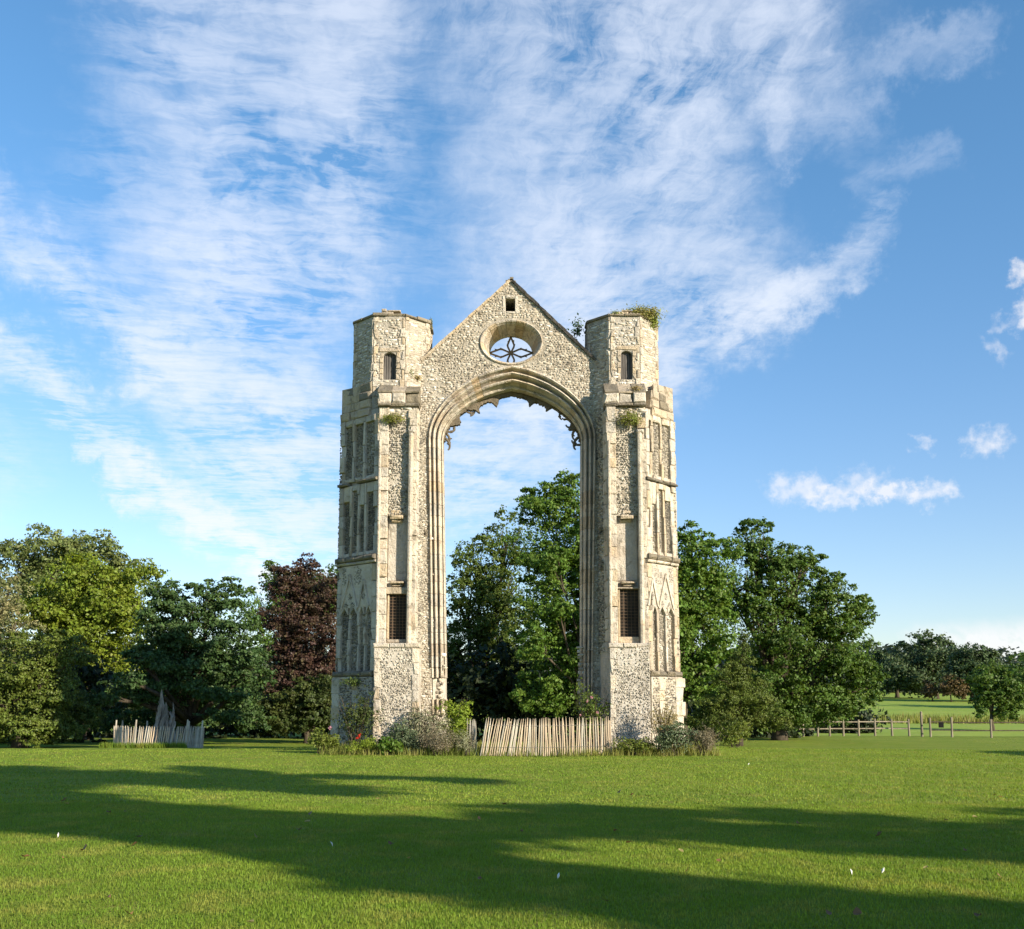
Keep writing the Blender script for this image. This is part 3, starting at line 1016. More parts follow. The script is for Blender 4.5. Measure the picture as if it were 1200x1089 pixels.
def tower(sd):
    left = sd < 0
    tw = ruin
    X = lambda v: v * sd                       # v is measured outwards from the middle
    xo, xi = 4.24, 2.99                        # buttress front, outer and inner edge
    fo, fy = (5.66, 34.34) if left else (5.33, 34.16)                       # far end of the diagonal flank
    z_gr, z_pl, z_sill = -.1, zb(790, 33.6), zb(754)
    z_n0, z_n1 = zb(684), zb(607)
    z_sh, z_off0, z_off1 = zb(508), zb(476), zb(449)
    zf1, zf2, zf3 = zb(655, 33.6), zb(565, 33.6), zb(489, 33.6)
    zftop = zb(452, 33.9)
    # buttress and body core
    mbc = MB()
    def poly(pts):
        return pts if not left else pts[::-1]
    base = [(X(xi), Yb + .26), (X(xo + .06), Yb + .26), (X(fo - .10), fy + .11), (X(fo - .05), fy + .17), (X(fo - .05), 36.4),
            (X(xi - .45), 36.4), (X(xi - .45), Yw + .3), (X(xi), Yw + .3)]
    mbc.prism(base if left else base, z_gr, z_off0)
    mbc.build('tower_core', M['mortar'], tw)
    mbc = MB()
    fl2 = [(X(xo + .04), Yb + .28), (X(fo - .12), fy + .12), (X(fo - .08), fy + .2), (X(fo - .08), 36.2), (X(xi), 36.2), (X(xi), Yw + .4)]
    mbc.prism(fl2, z_off0 - .02, zf3)
    mbc.build('tower_core', M['mortar'], tw)
    # front face, left to right as seen
    ff = Face((X(xo), Yb), (X(xi), Yb)) if left else Face((X(xi), Yb), (X(xo), Yb))
    Lf = ff.L
    d_in = -.26
    # plinth of knapped flint, a little proud
    pf = Face((X(xo) - .0, Yb - .2), (X(xi) + (.14 if left else 0), Yb - .2)) if left else \
        Face((X(xi) - .0, Yb - .2), (X(xo), Yb - .2))
    mbc = MB()
    mbc.box(min(pf.A.x, pf.A.x + pf.L) + .02, pf.A.x + pf.L - .02, Yb - .20, Yb + .5, z_gr, z_sill - .12)
    mbc.build('plinth_core', M['mortar'], tw)
    q0, q1 = (.17, .17) if left else (.0, .0)
    course('quoin_stone', pf, 0, .17 if left else .10, z_gr, z_sill - .15, -.25, .035, toothed=.06)
    if left:
        course('quoin_stone', pf, pf.L - .17, pf.L, z_gr, z_sill - .15, -.25, .03, toothed=-.04)
    flint.add(pf, [(.12, z_gr), (pf.L - (.15 if left else .02), z_gr), (pf.L - (.15 if left else .02), z_sill - .14), (.12, z_sill - .14)],
              size=.074, spacing=.063, proud=.022, lo=.08, hi=1.0, keep=.88)
    # sill with nosing
    n_s = 3
    for i in range(n_s):
        a0, a1 = pf.L * i / n_s, pf.L * (i + 1) / n_s
        stone('sill_stone', pf, a0 - .03 * (i == 0), a1 + .03 * (i == n_s - 1), z_sill - .15, z_sill, -.45, .06 - .03 * (i == 2 and not left), ch=.03)
    # two pilaster strips with the recessed panel between
    wl, wr = (.33, .27) if left else (.30, .28)
    course('quoin_stone', ff, 0, wl, z_sill, z_off0, -.5, 0.0, chip=.3)
    top_r = z_off0 if left else z_off0
    course('quoin_stone', ff, Lf - wr, Lf, z_sill, z_off0 - .35, -.5, 0.01, chip=.3)
    # slender shafts standing on the strips
    def shaft(a, za, zb_, r_, d):
        z = za
        while z < zb_ - .05:
            h = min(random.uniform(.45, .75), zb_ - z)
            c = ff.pt(a, 0, d)
            m3 = MB()
            ring = [(c.x + r_ * math.cos(t), c.y + r_ * math.sin(t)) for t in np.linspace(0, 2 * math.pi, 9)[:-1]]
            m3.prism(ring, z + .004, z + h - .004)
            m3.build('shaft_stone', M['ashlar'], tw, False)
            z += h
    shaft(Lf - wr + .07, z_sill, z_sh, .075, .06)
    shaft(.07, z_sill, z_sh - .2, .045, .03)
    stone('shaft_cap', ff, Lf - wr - .02, Lf - .08, z_sh, z_sh + .12, -.1, .13, ch=.04)
    # flint panel
    flint.add(ff, [(wl - .02, z_n1 + .1), (Lf - wr + .02, z_n1 + .1), (Lf - wr + .02, z_off0 - .4), (wl - .02, z_off0 - .4)],
              size=.085, spacing=.072, proud=.035, lo=.15, hi=1.0, d=-.12, keep=.95)
    m5 = MB()
    m5.box(ff.A.x + wl - .02, ff.A.x + Lf - wr + .02, Yb + .13, Yb + .5, z_n1 + .09, z_off0 - .38)
    m5.build('panel_back', M['mortar'], tw)
    rub.add(ff, [(0.02, z_off0 - .42), (Lf - .02, z_off0 - .42), (Lf - .02, z_off0 - .02), (.02, z_off0 - .02)], size=.10,
            coursed=True, proud=.04, d=-.12, lo=.3)
    m3 = MB()
    m3.box(ff.A.x + .03, ff.A.x + Lf - .03, Yb + .12, Yb + .5, z_off0 - .42, z_off0)
    m3.build('panel_head', M['mortar'], tw)
    # niche: back, canopy stub, bracket
    stone('niche_back', ff, wl, Lf - wr, z_n0 + .1, z_n1 + .1, d_in - .15, d_in + .045, M['ashlar'])
    m3 = MB()
    ca = (wl + Lf - wr) / 2
    for i, (dz, w_, dd) in enumerate(((0, .20, .10), (.09, .23, .22), (.18, .15, .08), (.27, .20, .12), (.36, .10, .05))):
        vv, ff_ = bevelled(ff, ca - w_ + random.uniform(-.03, .03), ca + w_ * .8, z_n1 - .12 + dz, z_n1 - .12 + dz + .12, d_in, d_in + .06 + dd, .03, .02)
        m3.add(vv, ff_)
    m3.build('niche_canopy', M['ashlar_gold'], tw)
    m3 = MB()
    for dz, w_, dd in ((0, .16, .10), (.08, .22, .20)):
        vv, ff_ = bevelled(ff, ca - w_, ca + w_, z_n0 + dz - .08, z_n0 + dz, d_in, d_in + dd + .05, .02, .01)
        m3.add(vv, ff_)
    m3.build('niche_bracket', M['ashlar_gold'], tw)
    # window with iron grille
    wz0, wz1 = (zb(749), zb(696)) if left else (zb(746), zb(690))
    wa0, wa1 = wl + .08, Lf - wr - .07 + (.06 if not left else .03)
    stone('window_jamb', ff, wl, wa0, wz0, wz1, d_in - .3, d_in + .12, M['ashlar_gold'])
    stone('window_jamb', ff, wa1, Lf - wr, wz0, wz1, d_in - .3, d_in + .12, M['ashlar_gold'])
    stone('window_lintel', ff, wl - .03, Lf - wr + .02, wz1, z_n0 - .10, d_in - .3, d_in + .20, M['ashlar_gold'])
    stone('window_sill', ff, wl, Lf - wr, z_sill, wz0, d_in - .3, d_in + .16, M['ashlar_gold'])
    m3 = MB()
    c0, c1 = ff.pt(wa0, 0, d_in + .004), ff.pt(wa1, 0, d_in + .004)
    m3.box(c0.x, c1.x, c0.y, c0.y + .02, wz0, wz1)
    m3.build('window_dark_plate', M['dark'], tw)  # solid dark plate painted for the unlit space behind the grille
    m3 = MB()
    for i in range(1, 5):
        c = ff.pt(wa0 + (wa1 - wa0) * i / 5, 0, d_in + .05)
        m3.box(c.x - .006, c.x + .006, c.y - .006, c.y + .006, wz0, wz1)
    nb = 15
    for i in range(1, nb):
        z = wz0 + (wz1 - wz0) * i / nb
        m3.box(c0.x, c1.x, c0.y - .055, c0.y - .046, z - .005, z + .005)
    m3.build('window_grille', M['rust'], tw)
    # small weathered offset below the turret
    of = Face((X(xo) - .04, Yb - .02), (X(xi) + .04, Yb - .02)) if left else Face((X(xi) - .04, Yb - .02), (X(xo) + .04, Yb - .02))
    nblk = 3
    for r_, (za, zc, d) in enumerate(((z_off0, z_off0 + .10, .06), (z_off0 + .10, z_off0 + (z_off1 - z_off0) * .6, .0))):
        for i in range(nblk):
            stone('offset_stone', of, of.L * i / nblk, of.L * (i + 1) / nblk, za, zc, -.6, d + random.uniform(-.05, .01), M['coping'] if r_ == 0 or random.random() < .35 else M['ashlar'], ch=.045, jit=.022)
    for i in range(nblk):                       # sloping weathering
        a0, a1 = of.L * i / nblk + .005, of.L * (i + 1) / nblk - .005
        za, zc = z_off0 + (z_off1 - z_off0) * .6 + random.uniform(-.03, .02), z_off1 + .12 + random.uniform(-.09, .02)
        v = [of.pt(a0, za, 0), of.pt(a1, za, 0), of.pt(a1, za + .05, .01), of.pt(a0, za + .05, .01), of.pt(a1, zc, -.52), of.pt(a0, zc, -.52),
             of.pt(a0, za, -.6), of.pt(a1, za, -.6)]
        mesh('weathering_stone', v, [(0, 1, 2, 3), (3, 2, 4, 5), (5, 4, 7, 6), (0, 3, 5, 6), (1, 7, 4, 2), (0, 6, 7, 1)], M['coping'] if i != 1 else M['ashlar_gold'], tw)
    # inner return of the buttress (splayed) and narrow wall bay beside the arch
    if left:
        rf = Face((X(xi), Yb), (X(xi - .12), Yw))
        bay = (10 + X(xi), 10 - XO - .06)
    else:
        rf = Face((X(xi - .22), Yw), (X(xi), Yb))
        bay = (10 + XO + .06, 10 + X(xi))
    zz = z_sill - .3
    e0, e1 = (0.0, rf.L * .30) if left else (rf.L * .62, rf.L)
    g0, g1 = (rf.L * .30, rf.L) if left else (0.0, rf.L * .62)
    course('return_stone', rf, e0, e1, zz, z_off0 - .1, -.3, 0.0, toothed=.05 if left else -.05)
    m4 = MB()
    q4 = [rf.pt(g0, 0, -.02), rf.pt(g1, 0, -.02), rf.pt(g1, 0, -.3), rf.pt(g0, 0, -.3)]
    m4.prism([(p.x, p.y) for p in q4], zz, z_off0 - .1)
    m4.build('return_core', M['mortar'], tw)
    flint.add(rf, [(g0, zz), (g1, zz), (g1, z_off0 - .12), (g0, z_off0 - .12)], size=.085, spacing=.075, proud=.035, lo=.05, hi=.95, keep=.92)
    m3 = MB()
    a_, b_ = rf.pt(0, 0, -.28), rf.pt(rf.L, 0, -.28)
    m3.prism([(rf.pt(0, 0, -.01).x, rf.pt(0, 0, -.01).y), (rf.pt(rf.L, 0, -.01).x, rf.pt(rf.L, 0, -.01).y), (b_.x, b_.y), (a_.x, a_.y)], z_gr, zz + .3)
    m3.build('return_core', M['mortar'], tw)
    # narrow bay: thin shaft against arch mouldings
    for (za, zc) in ((Z0, z_sill - 1), ):
        pass
    bw = bay[1] - bay[0]
    
    # diagonal flank with blank tracery
    kf = Face((X(fo), fy), (X(xo), Yb)) if left else Face((X(xo), Yb), (X(fo), fy))
    Lk = kf.L
    pk = .12
    mir = (lambda a: a) if left else (lambda a: Lk - a)

    def strip(a0, a1, z0, z1, d=0.0, hs=(.35, .6), name='ashlar_block', **kw):
        b0, b1 = sorted((mir(a0), mir(a1)))
        course(name, kf, b0, b1, z0, z1, -.25, d, hs=hs, chip=.15, mat=None if left or random.random() < .5 else M['ashlar_gold'], **kw)

    # plinth stage
    pk2 = Face(tuple(kf.pt(-.05 if left else -.0, 0, .10))[:2], tuple(kf.pt(Lk + (.0 if left else .05), 0, .10))[:2])
    m3 = MB()
    c_ = [kf.pt(-.04, 0, .09), kf.pt(Lk - .02 if left else Lk + .04, 0, .09), kf.pt(Lk, 0, -.5), kf.pt(0, 0, -.5)]
    m3.prism([(p.x, p.y) for p in c_], z_gr, z_pl - .1)
    m3.build('plinth_core', M['mortar'], tw)
    for a0, a1 in ((0, .42), (1.05, 1.32)):
        b0, b1 = sorted((a0 if left else pk2.L - a0, a1 if left else pk2.L - a1))
        course('plinth_stone', pk2, b0, b1, z_gr, z_pl - .12, -.2, .02, toothed=.08 if not left else -.0)
    flint.add(pk2, [(.02, z_gr), (pk2.L - .02, z_gr), (pk2.L - .02, z_pl - .1), (.02, z_pl - .1)],
              [[(min(q), z_gr), (max(q), z_gr), (max(q), z_pl), (min(q), z_pl)] for q in
               [((0 if left else pk2.L), (.42 if left else pk2.L - .42)), ((1.05 if left else pk2.L - 1.05), (1.32 if left else pk2.L - 1.32))]],
              size=.09, spacing=.08, proud=.03, lo=0, hi=.8, keep=.9)

    def string(z, d, h, n=4, mat=None):
        for i in range(n):
            a0, a1 = Lk * i / n, Lk * (i + 1) / n
            if random.random() < .12: continue
            stone('string_course_stone', kf, a0 - (.03 if i == 0 else 0), a1 + (.03 if i == n - 1 else 0), z - h / 2, z + h / 2, -.2,
                  d + random.uniform(-.03, .01), mat or M['coping'], ch=h * .35)
    string(z_pl, .16, .16)
    string(z_pl - .13, .11, .09, mat=M['ashlar'])
    string(zf1, .14, .16)
    string(zf1 - .13, .07, .10, mat=M['ashlar'])
    string(zf2, .10, .10)

    edges = [(0, .20), (Lk - .22, Lk)]
    # stage C: two tall lights under a gablet
    for a0, a1 in edges:
        strip(a0, a1, z_pl + .08, zf1 - .2, 0)
    zc0, zc1 = z_pl + .08, zf1 - .2
    zh = zc0 + (zc1 - zc0) * .60
    mull = [.62, 1.08, 1.42] if True else []
    lights = []
    for mcx in mull:
        strip(mcx - .055, mcx + .055, zc0, zh, -.005, hs=(.5, .9), name='mullion_stone')
    xs_ = [.20] + [q for mm in mull for q in (mm - .055, mm + .055)] + [Lk - .22]
    for i in range(0, len(xs_), 2):
        a0, a1 = xs_[i], xs_[i + 1]
        b0, b1 = sorted((mir(a0), mir(a1)))
        if b1 - b0 > .1:
            flint.add(kf, [(b0, zc0), (b1, zc0), (b1, zh - .12), ((b0 + b1) / 2, zh + .06), (b0, zh - .12)], size=.072, spacing=.056, proud=.025,
                      lo=.05, hi=.6, d=-pk)
            cm = (b0 + b1) / 2
            for s_ in (-1, 1):                   # cusped head: two little corner blocks
                x0 = b0 if s_ < 0 else b1
                v = [kf.pt(x0, zh - .22, -.12), kf.pt(x0, zh + .02, -.12), kf.pt(cm, zh + .02, -.12), kf.pt((x0 + cm) / 2, zh - .1, -.12)]
                v += [q + kf.n * (.115) for q in v]
                fz = [(0, 1, 2, 3), (4, 5, 6, 7), (0, 4, 5, 1), (1, 5, 6, 2), (2, 6, 7, 3), (3, 7, 4, 0)]
                mesh('light_head', v, fz, M['ashlar'], tw)
    # smooth ashlar above the lights with sunk quatrefoils and raised gablet bars
    m3 = MB()
    b0, b1 = sorted((mir(.20), mir(Lk - .22)))
    v = [kf.pt(b0, zh, -.2), kf.pt(b1, zh, -.2), kf.pt(b1, zc1, -.2), kf.pt(b0, zc1, -.2)]
    v += [q + kf.n * .185 for q in v]
    m3.add(v, [(3, 2, 1, 0), (4, 5, 6, 7), (0, 1, 5, 4), (1, 2, 6, 5), (2, 3, 7, 6), (3, 0, 4, 7)])
    m3.build('spandrel_slab', M['ashlar'], tw)
    def bar(a0, za, a1, zc, w_=.05, d=.03, name='gablet_bar'):
        A_, B_ = Vector((mir(a0), za)), Vector((mir(a1), zc))
        t = (B_ - A_).normalized()
        n_ = Vector((-t.y, t.x)) * w_
        qs = [A_ + n_, A_ - n_, B_ - n_, B_ + n_]
        v = [kf.pt(q.x, q.y, -.03) for q in qs] + [kf.pt(q.x, q.y, d) for q in qs]
        mesh(name, v, [(3, 2, 1, 0), (4, 5, 6, 7), (0, 1, 5, 4), (1, 2, 6, 5), (2, 3, 7, 6), (3, 0, 4, 7)], M['ashlar'], tw)
    hC = zc1 - zh
    bar(.24, zh - .05, .64, zh + hC * .8, .035)
    bar(1.05, zh - .05, .64, zh + hC * .8, .035)
    bar(1.10, zh, 1.36, zh + hC * .65, .03)
    bar(1.62, zh, 1.36, zh + hC * .65, .03)
    # dark knapped flint in lozenges and in the field above the gablet
    for ca_, cz in ((.64, zh + hC * .26), (.46, zh + .08), (.82, zh + .08), (1.36, zh + hC * .25)):
        c_ = mir(ca_)
        r_ = .11
        flint.add(kf, [(c_ - r_, cz), (c_, cz - r_ * 1.2), (c_ + r_, cz), (c_, cz + r_ * 1.2)], size=.06, spacing=.05, proud=.012,
                  lo=0, hi=.35, d=-.012)
    for ca_ in (.35, .95, 1.12):
        c_ = mir(ca_)
        flint.add(kf, [(c_ - .09, zh + hC * .55), (c_ + .09, zh + hC * .55), (c_ + .1, zc1 - .05), (c_ - .1, zc1 - .05)], size=.06,
                  spacing=.055, proud=.012, lo=.1, hi=.5, d=-.012, keep=.8)
    # stages A and B: tall slim panels
    for st, (za, zc) in enumerate(((zf1 + .10, zf2 - .06), (zf2 + .06, zf3))):
        for a0, a1 in ((0, .22), (Lk - .20, Lk)):
            strip(a0, a1, za, zc, 0)
        ms = (.60, .98, 1.34) if st == 0 else (.68, 1.22)
        xs_ = [.22]
        for mm in ms:
            strip(mm - .06, mm + .06, za, zc, -.01, hs=(.5, .9), name='mullion_stone')
            xs_ += [mm - .06, mm + .06]
        xs_.append(Lk - .20)
        for i in range(0, len(xs_), 2):
            b0, b1 = sorted((mir(xs_[i]), mir(xs_[i + 1])))
            if b1 - b0 < .08: continue
            lo_, hi_ = (0, .5) if st == 0 else (.1, .75)
            # each light: sunk flint with plain ashlar above
            ztop = za + (zc - za) * ((.78, .92, .70, .86)[i // 2 % 4] if st == 0 else .9)
            flint.add(kf, [(b0, za + .12), (b1, za + .12), (b1, ztop - .1), ((b0 + b1) / 2, ztop), (b0, ztop - .1)], size=.068, spacing=.053,
                      proud=.025, lo=lo_, hi=hi_, d=-pk)
            stone('panel_block', kf, b0, b1, ztop, zc, -.2, -.02)
            stone('panel_block', kf, b0, b1, za, za + .12, -.2, -.02)
    # top of the flank: broken weathered steps
    m3 = MB()
    pA = [(X(xo + .35), Yb + .62), (X(fo - .02), fy + .08), (X(fo - .02), 35.6), (X(xo + .2), 35.6)]
    m3.prism(pA, zf3 - .02, zftop, .03)
    m3.build('flank_head', M['ashlar_gold'], tw)
    kt = Face(tuple(kf.pt(-.02, 0, .02))[:2], tuple(kf.pt(Lk * .72 if left else Lk + .02, 0, .02))[:2]) if left else \
        Face(tuple(kf.pt(Lk * .28, 0, .02))[:2], tuple(kf.pt(Lk + .02, 0, .02))[:2])
    zz = zf3
    ncs = 4
    for i in range(ncs):
        h = (zftop - zf3) / ncs
        dd = -.02 - .035 * i
        cuts = sorted([0, kt.L * random.uniform(.28, .4), kt.L * random.uniform(.6, .72), kt.L])
        for j in range(3):
            a0, a1 = cuts[j], cuts[j + 1]
            if i == 3 and ((left and j == 1) or (not left and j == 0)): continue
            stone('weathered_block', kt, a0 + (.05 * i if (left and j == 0) else 0), a1 - (.05 * i if (not left and j == 2) else 0),
                  zz, zz + h, -.4, dd + random.uniform(-.03, .03), M['ashlar_gold'] if random.random() < .5 else M['coping'], ch=.03, jit=.015)
        zz += h
    # outer side wall behind the flank
    of2 = Face((X(fo), 36.35), (X(fo), fy)) if left else Face((X(fo), fy), (X(fo), 36.35))
    flint.add(of2, [(0, z_gr), (of2.L, z_gr), (of2.L, zf3), (0, zf3)], size=.09, spacing=.09, proud=.012, lo=0, hi=.9)
    course('quoin_stone', of2, 0, .3, z_pl, zf3, -.2, .03)

    # ---- turret
    z_t0 = z_off0 - .2
    z_t1 = P(600, 371 if left else 371, 33.5).z
    tcx, tcy, hw = (X(4.0), 34.74, 1.24) if left else (X(3.67), 34.65, 1.15)
    c8 = hw * math.tan(math.pi / 8)
    tur = link('turret', bpy.data.meshes.new('turret'), ruin)
    tur.location = (0, 0, 0)
    octo = [(-c8, -hw), (c8, -hw), (hw, -c8), (hw, c8), (c8, hw), (-c8, hw), (-hw, c8), (-hw, -c8)]
    octo = [(tcx + x, tcy + y) for x, y in octo]
    # mesh of the turret object itself: inner core
    mb3 = MB()
    sc_ = .86
    mb3.prism([(tcx + (x - tcx) * sc_, tcy + (y - tcy) * sc_) for x, y in octo], z_t0, z_t1 - .05)
    me = tur.data
    me.from_pydata(mb3.v, [], mb3.f)
    me.materials.append(M['dark'])
    tur.location = -ruin.location
    wpx = ((449, 464), (413, 445)) if left else ((727.5, 741), (411, 445))
    turret_rub = Scatter()
    for i in range(8):
        A_, B_ = octo[i], octo[(i + 1) % 8]
        fc = Face(A_, B_)
        Lo = fc.L
        if fc.n.y > .2:
            p = panel('facet_wall', fc, [(0, z_t0), (Lo, z_t0), (Lo, z_t1), (0, z_t1)], [], -.12, -.0, M['mortar_gable'])
            p.parent = tur; p.location = (0, 0, 0)
            continue
        holes, big = [], []
        if i == 0:
            w0 = P(wpx[0][0], 430, 33.5).x - A_[0]
            w1 = P(wpx[0][1], 430, 33.5).x - A_[0]
            wz0, wz1 = P(600, wpx[1][1], 33.5).z, P(600, wpx[1][0], 33.5).z
            arc = [(w0 + (w1 - w0) * (.5 - .5 * math.cos(t)), wz1 - .12 + .12 * math.sin(t)) for t in np.linspace(math.pi, 0, 7)]
            hole = [(w0, wz0), (w1, wz0)] + arc[1:-1] and [(w0, wz0), (w1, wz0)] + [(w0 + (w1 - w0) * q, wz1 - .10 + .10 * math.sin(math.pi * q) ** .6) for q in (1, .85, .6, .4, .15, 0)]
            holes = [hole]
            big = [[(w0 - .13, wz0 - .02), (w1 + .13, wz0 - .02), (w1 + .13, wz1 + .13), (w0 - .13, wz1 + .13)]]
        p = panel('facet_wall', fc, [(0, z_t0), (Lo, z_t0), (Lo, z_t1), (0, z_t1)], holes, -.16, 0.0, M['mortar_gable'])
        p.parent = tur; p.location = (0, 0, 0)
        turret_rub.add(fc, [(.09, z_t0), (Lo - .09, z_t0), (Lo - .09, z_t1 - .1), (.09, z_t1 - .1)], big, size=.078, coursed=True,
                       proud=.018, lo=.18, keep=.94)
        for a0, a1, tt in ((0, .10, .05), (Lo - .10, Lo, -.05)):
            z, ii = z_off1 - .3, 0
            while z < z_t1 - .1:
                h = min(random.uniform(.22, .34), z_t1 - z)
                e0, e1 = a0, a1
                if ii % 2:
                    if tt > 0: e1 += .06
                    else: e0 -= .06
                v, f = bevelled(fc, e0, e1, z, z + h, -.1, .034)
                o = mesh('quoin_stone', v, f, M['ashlar'] if random.random() < .6 else M['ashlar_gold'], tur)
                o.location = (0, 0, 0)
                z += h
                ii += 1
        if i == 0:
            nj = 5
            for s_ in (0, 1):
                for q in range(nj):
                    z0_, z1_ = wz0 + (wz1 - wz0 + .0) * q / nj, wz0 + (wz1 - wz0) * (q + 1) / nj
                    v, f = bevelled(fc, (w0 - .12) if s_ == 0 else w1, w0 if s_ == 0 else w1 + .12, z0_, z1_, -.13, .03)
                    o = mesh('window_jamb', v, f, M['ashlar_gold'], tur); o.location = (0, 0, 0)
            v, f = bevelled(fc, w0 - .14, w1 + .14, wz1 + .003, wz1 + .15, -.13, .035)
            o = mesh('window_lintel', v, f, M['ashlar_gold'], tur); o.location = (0, 0, 0)
            # boarded louvre
            nbd = 5
            for q in range(nbd):
                a0 = w0 + (w1 - w0) * q / nbd
                v, f = bevelled(fc, a0, a0 + (w1 - w0) / nbd, wz0, wz1, -.155, -.125, .008, .002)
                o = mesh('shutter_board', v, f, M['louvre'], tur); o.location = (0, 0, 0)
    o = turret_rub.build('rubble_facing', M['rubble'], tur)
    o.location = (0, 0, 0)
    # cap: overhanging broken slabs
    for i in range(8):
        A_, B_ = octo[i], octo[(i + 1) % 8]
        fc = Face(A_, B_)
        cuts = [0, fc.L * random.uniform(.4, .6), fc.L]
        for j in range(2):
            if (not left) and i == 1 and j == 1: continue
            h = random.uniform(.07, .12)
            v, f = bevelled(fc, cuts[j] - .03 * (j == 0), cuts[j + 1] + .03 * (j == 1), z_t1, z_t1 + h, -.5, .05 + random.uniform(-.01, .04), .02, .012)
            o = mesh('cap_stone', v, f, M['coping'], tur); o.location = (0, 0, 0)
    mb3 = MB()
    n8 = 8
    vv = [(x, y, z_t1 + .07) for x, y in [(tcx + (x - tcx) * .95, tcy + (y - tcy) * .95) for x, y in octo]] + [(tcx + .0, tcy, z_t1 + .28)]
    mb3.add(vv, [(i, (i + 1) % 8, 8) for i in range(8)])
    o = mb3.build('cap_roof', M['coping'], tur); o.location = (0, 0, 0)
    fc = Face(octo[0], octo[1])
    for a0, a1, za, h in (((.22, .62, .10, .09), (.42, .88, .19, .06), (.25, .40, .19, .10)) if left else
                          ((.30, .62, .10, .10), (.38, .8, .2, .06), (.66, .95, .1, .07))):
        v, f = bevelled(fc, a0, a1, z_t1 + za, z_t1 + za + h, -.5, -.06, .02, .015)
        o = mesh('loose_stone', v, f, M['ashlar_gold'], tur); o.location = (0, 0, 0)
    ZT[sd] = (z_t1, octo, z_off0, z_off1)


tower(-1)
tower(1)


def wound(face, a, z, w_, h_):
    """a dark block put in for the shade of a hole, ringed by torn stones"""
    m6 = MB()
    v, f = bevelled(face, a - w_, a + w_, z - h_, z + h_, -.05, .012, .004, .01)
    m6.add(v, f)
    m6.build('hole_shade_block', M['dark'], ruin)  # block stands proud; the shade of a hole is in its colour
    m6 = MB()
    for q in range(7):
        t = q / 7 * 6.28 + random.uniform(-.3, .3)
        x, y = a + math.cos(t) * w_ * 1.25, z + math.sin(t) * h_ * 1.3
        e = random.uniform(.03, .06)
        v, f = bevelled(face, x - e, x + e, y - e * .8, y + e * .8, -.05, random.uniform(.05, .14), .02, .015)
        m6.add(v, f)
    m6.build('hole_rim_stones', M['coping'], ruin)  # broken stones added round the dark block to throw shade


rf_l = Face((-2.99, Yb), (-2.87, Yw))
rf_r = Face((2.77, Yw), (2.99, Yb))
for (px, py, side) in ((704, 662, 1), (705, 622, 1), (497, 622, -1), (490, 512, -1)):
    z = P(600, py, 33.5).z
    wound(rf_r if side > 0 else front, .45 if side > 0 else P(px, py, Yw).x + 10, z, .10 if py == 662 else .06, .11 if py == 662 else .08)
flint.build('flint_facing', M['flint'])
rub.build('rubble_panel', M['rubble'])


# ------------------------------------------------------------------ foliage
def leaves_mesh(name, cen, nrm, size, mat, parent=None, aspect=.55, droop=.25):
    """rhombic leaves: cen (n,3), preferred normal (n,3)"""
    n = len(cen)
    r = RNG.normal(size=(n, 3))
    nn = nrm * .9 + r * .75 + np.array([0, 0, .25])
    nn /= np.linalg.norm(nn, axis=1, keepdims=True) + 1e-9
    t = np.cross(nn, RNG.normal(size=(n, 3)))
    t /= np.linalg.norm(t, axis=1, keepdims=True) + 1e-9
    b = np.cross(nn, t)
    sz = size * RNG.uniform(.6, 1.35, n)[:, None]
    v = np.empty((n, 4, 3))
    v[:, 0] = cen - t * sz * .5
    v[:, 1] = cen + b * sz * aspect * .5
    v[:, 2] = cen + t * sz * .5 - nn * sz * .12
    v[:, 3] = cen - b * sz * aspect * .5
    return npmesh(name, v.reshape(-1, 3), np.arange(4 * n).reshape(-1, 4), mat, parent)


def crown_points(lobes, n_leaf, clump=.34, lumps=1.0, front=True, fill=.18, flat=.75):
    """lobes: centre, radii. leaves gather on clumps that sit over each lobe's skin"""
    area = np.array([l[1][0] * l[1][2] for l in lobes])
    area = area / area.sum()
    C, N = [], []
    for (c, r), w in zip(lobes, area):
        c, r = np.array(c, float), np.array(r, float)
        n = int(n_leaf * w)
        rm = (r[0] + r[2]) / 2
        nb = max(7, int(11 * lumps))
        d = RNG.normal(size=(nb, 3))
        if front:
            d[:, 1] = np.where(d[:, 1] > .35, -d[:, 1] * RNG.uniform(.2, 1, nb), d[:, 1])
        d /= np.linalg.norm(d, axis=1, keepdims=True)
        bc = c + d * r * RNG.uniform(.60, 1.0, (nb, 1))
        br = rm * clump * 1.5 * RNG.uniform(.55, 1.25, nb)
        ns = max(40, int(nb * 13 * (.6 + rm * .22)))
        pb = RNG.integers(0, nb, ns)
        q = RNG.normal(size=(ns, 3))
        q[:, 2] = np.abs(q[:, 2]) * np.where(RNG.uniform(size=ns) < .8, 1, -1) + .1
        q /= np.linalg.norm(q, axis=1, keepdims=True)
        sc_ = bc[pb] + q * (br[pb] * RNG.uniform(.6, 1.1, ns))[:, None] * np.array([1, 1, flat])
        sr = br[pb] * RNG.uniform(.16, .36, ns)
        pk = RNG.integers(0, ns, n)
        g3 = RNG.normal(size=(n, 3)) * .6
        pos = sc_[pk] + g3 * sr[pk][:, None] * np.array([1, 1, .6])
        q = q[pk] + g3 * .3
        pick = pb[pk]
        C.append(pos)
        N.append(q * .6 + d[pick] * .5)
        nf = int(n * fill)
        q = RNG.normal(size=(nf, 3))
        q /= np.linalg.norm(q, axis=1, keepdims=True)
        C.append(c + q * r * (RNG.uniform(0, 1, (nf, 1)) ** .5) * .8)
        N.append(q)
    return np.concatenate(C), np.concatenate(N)


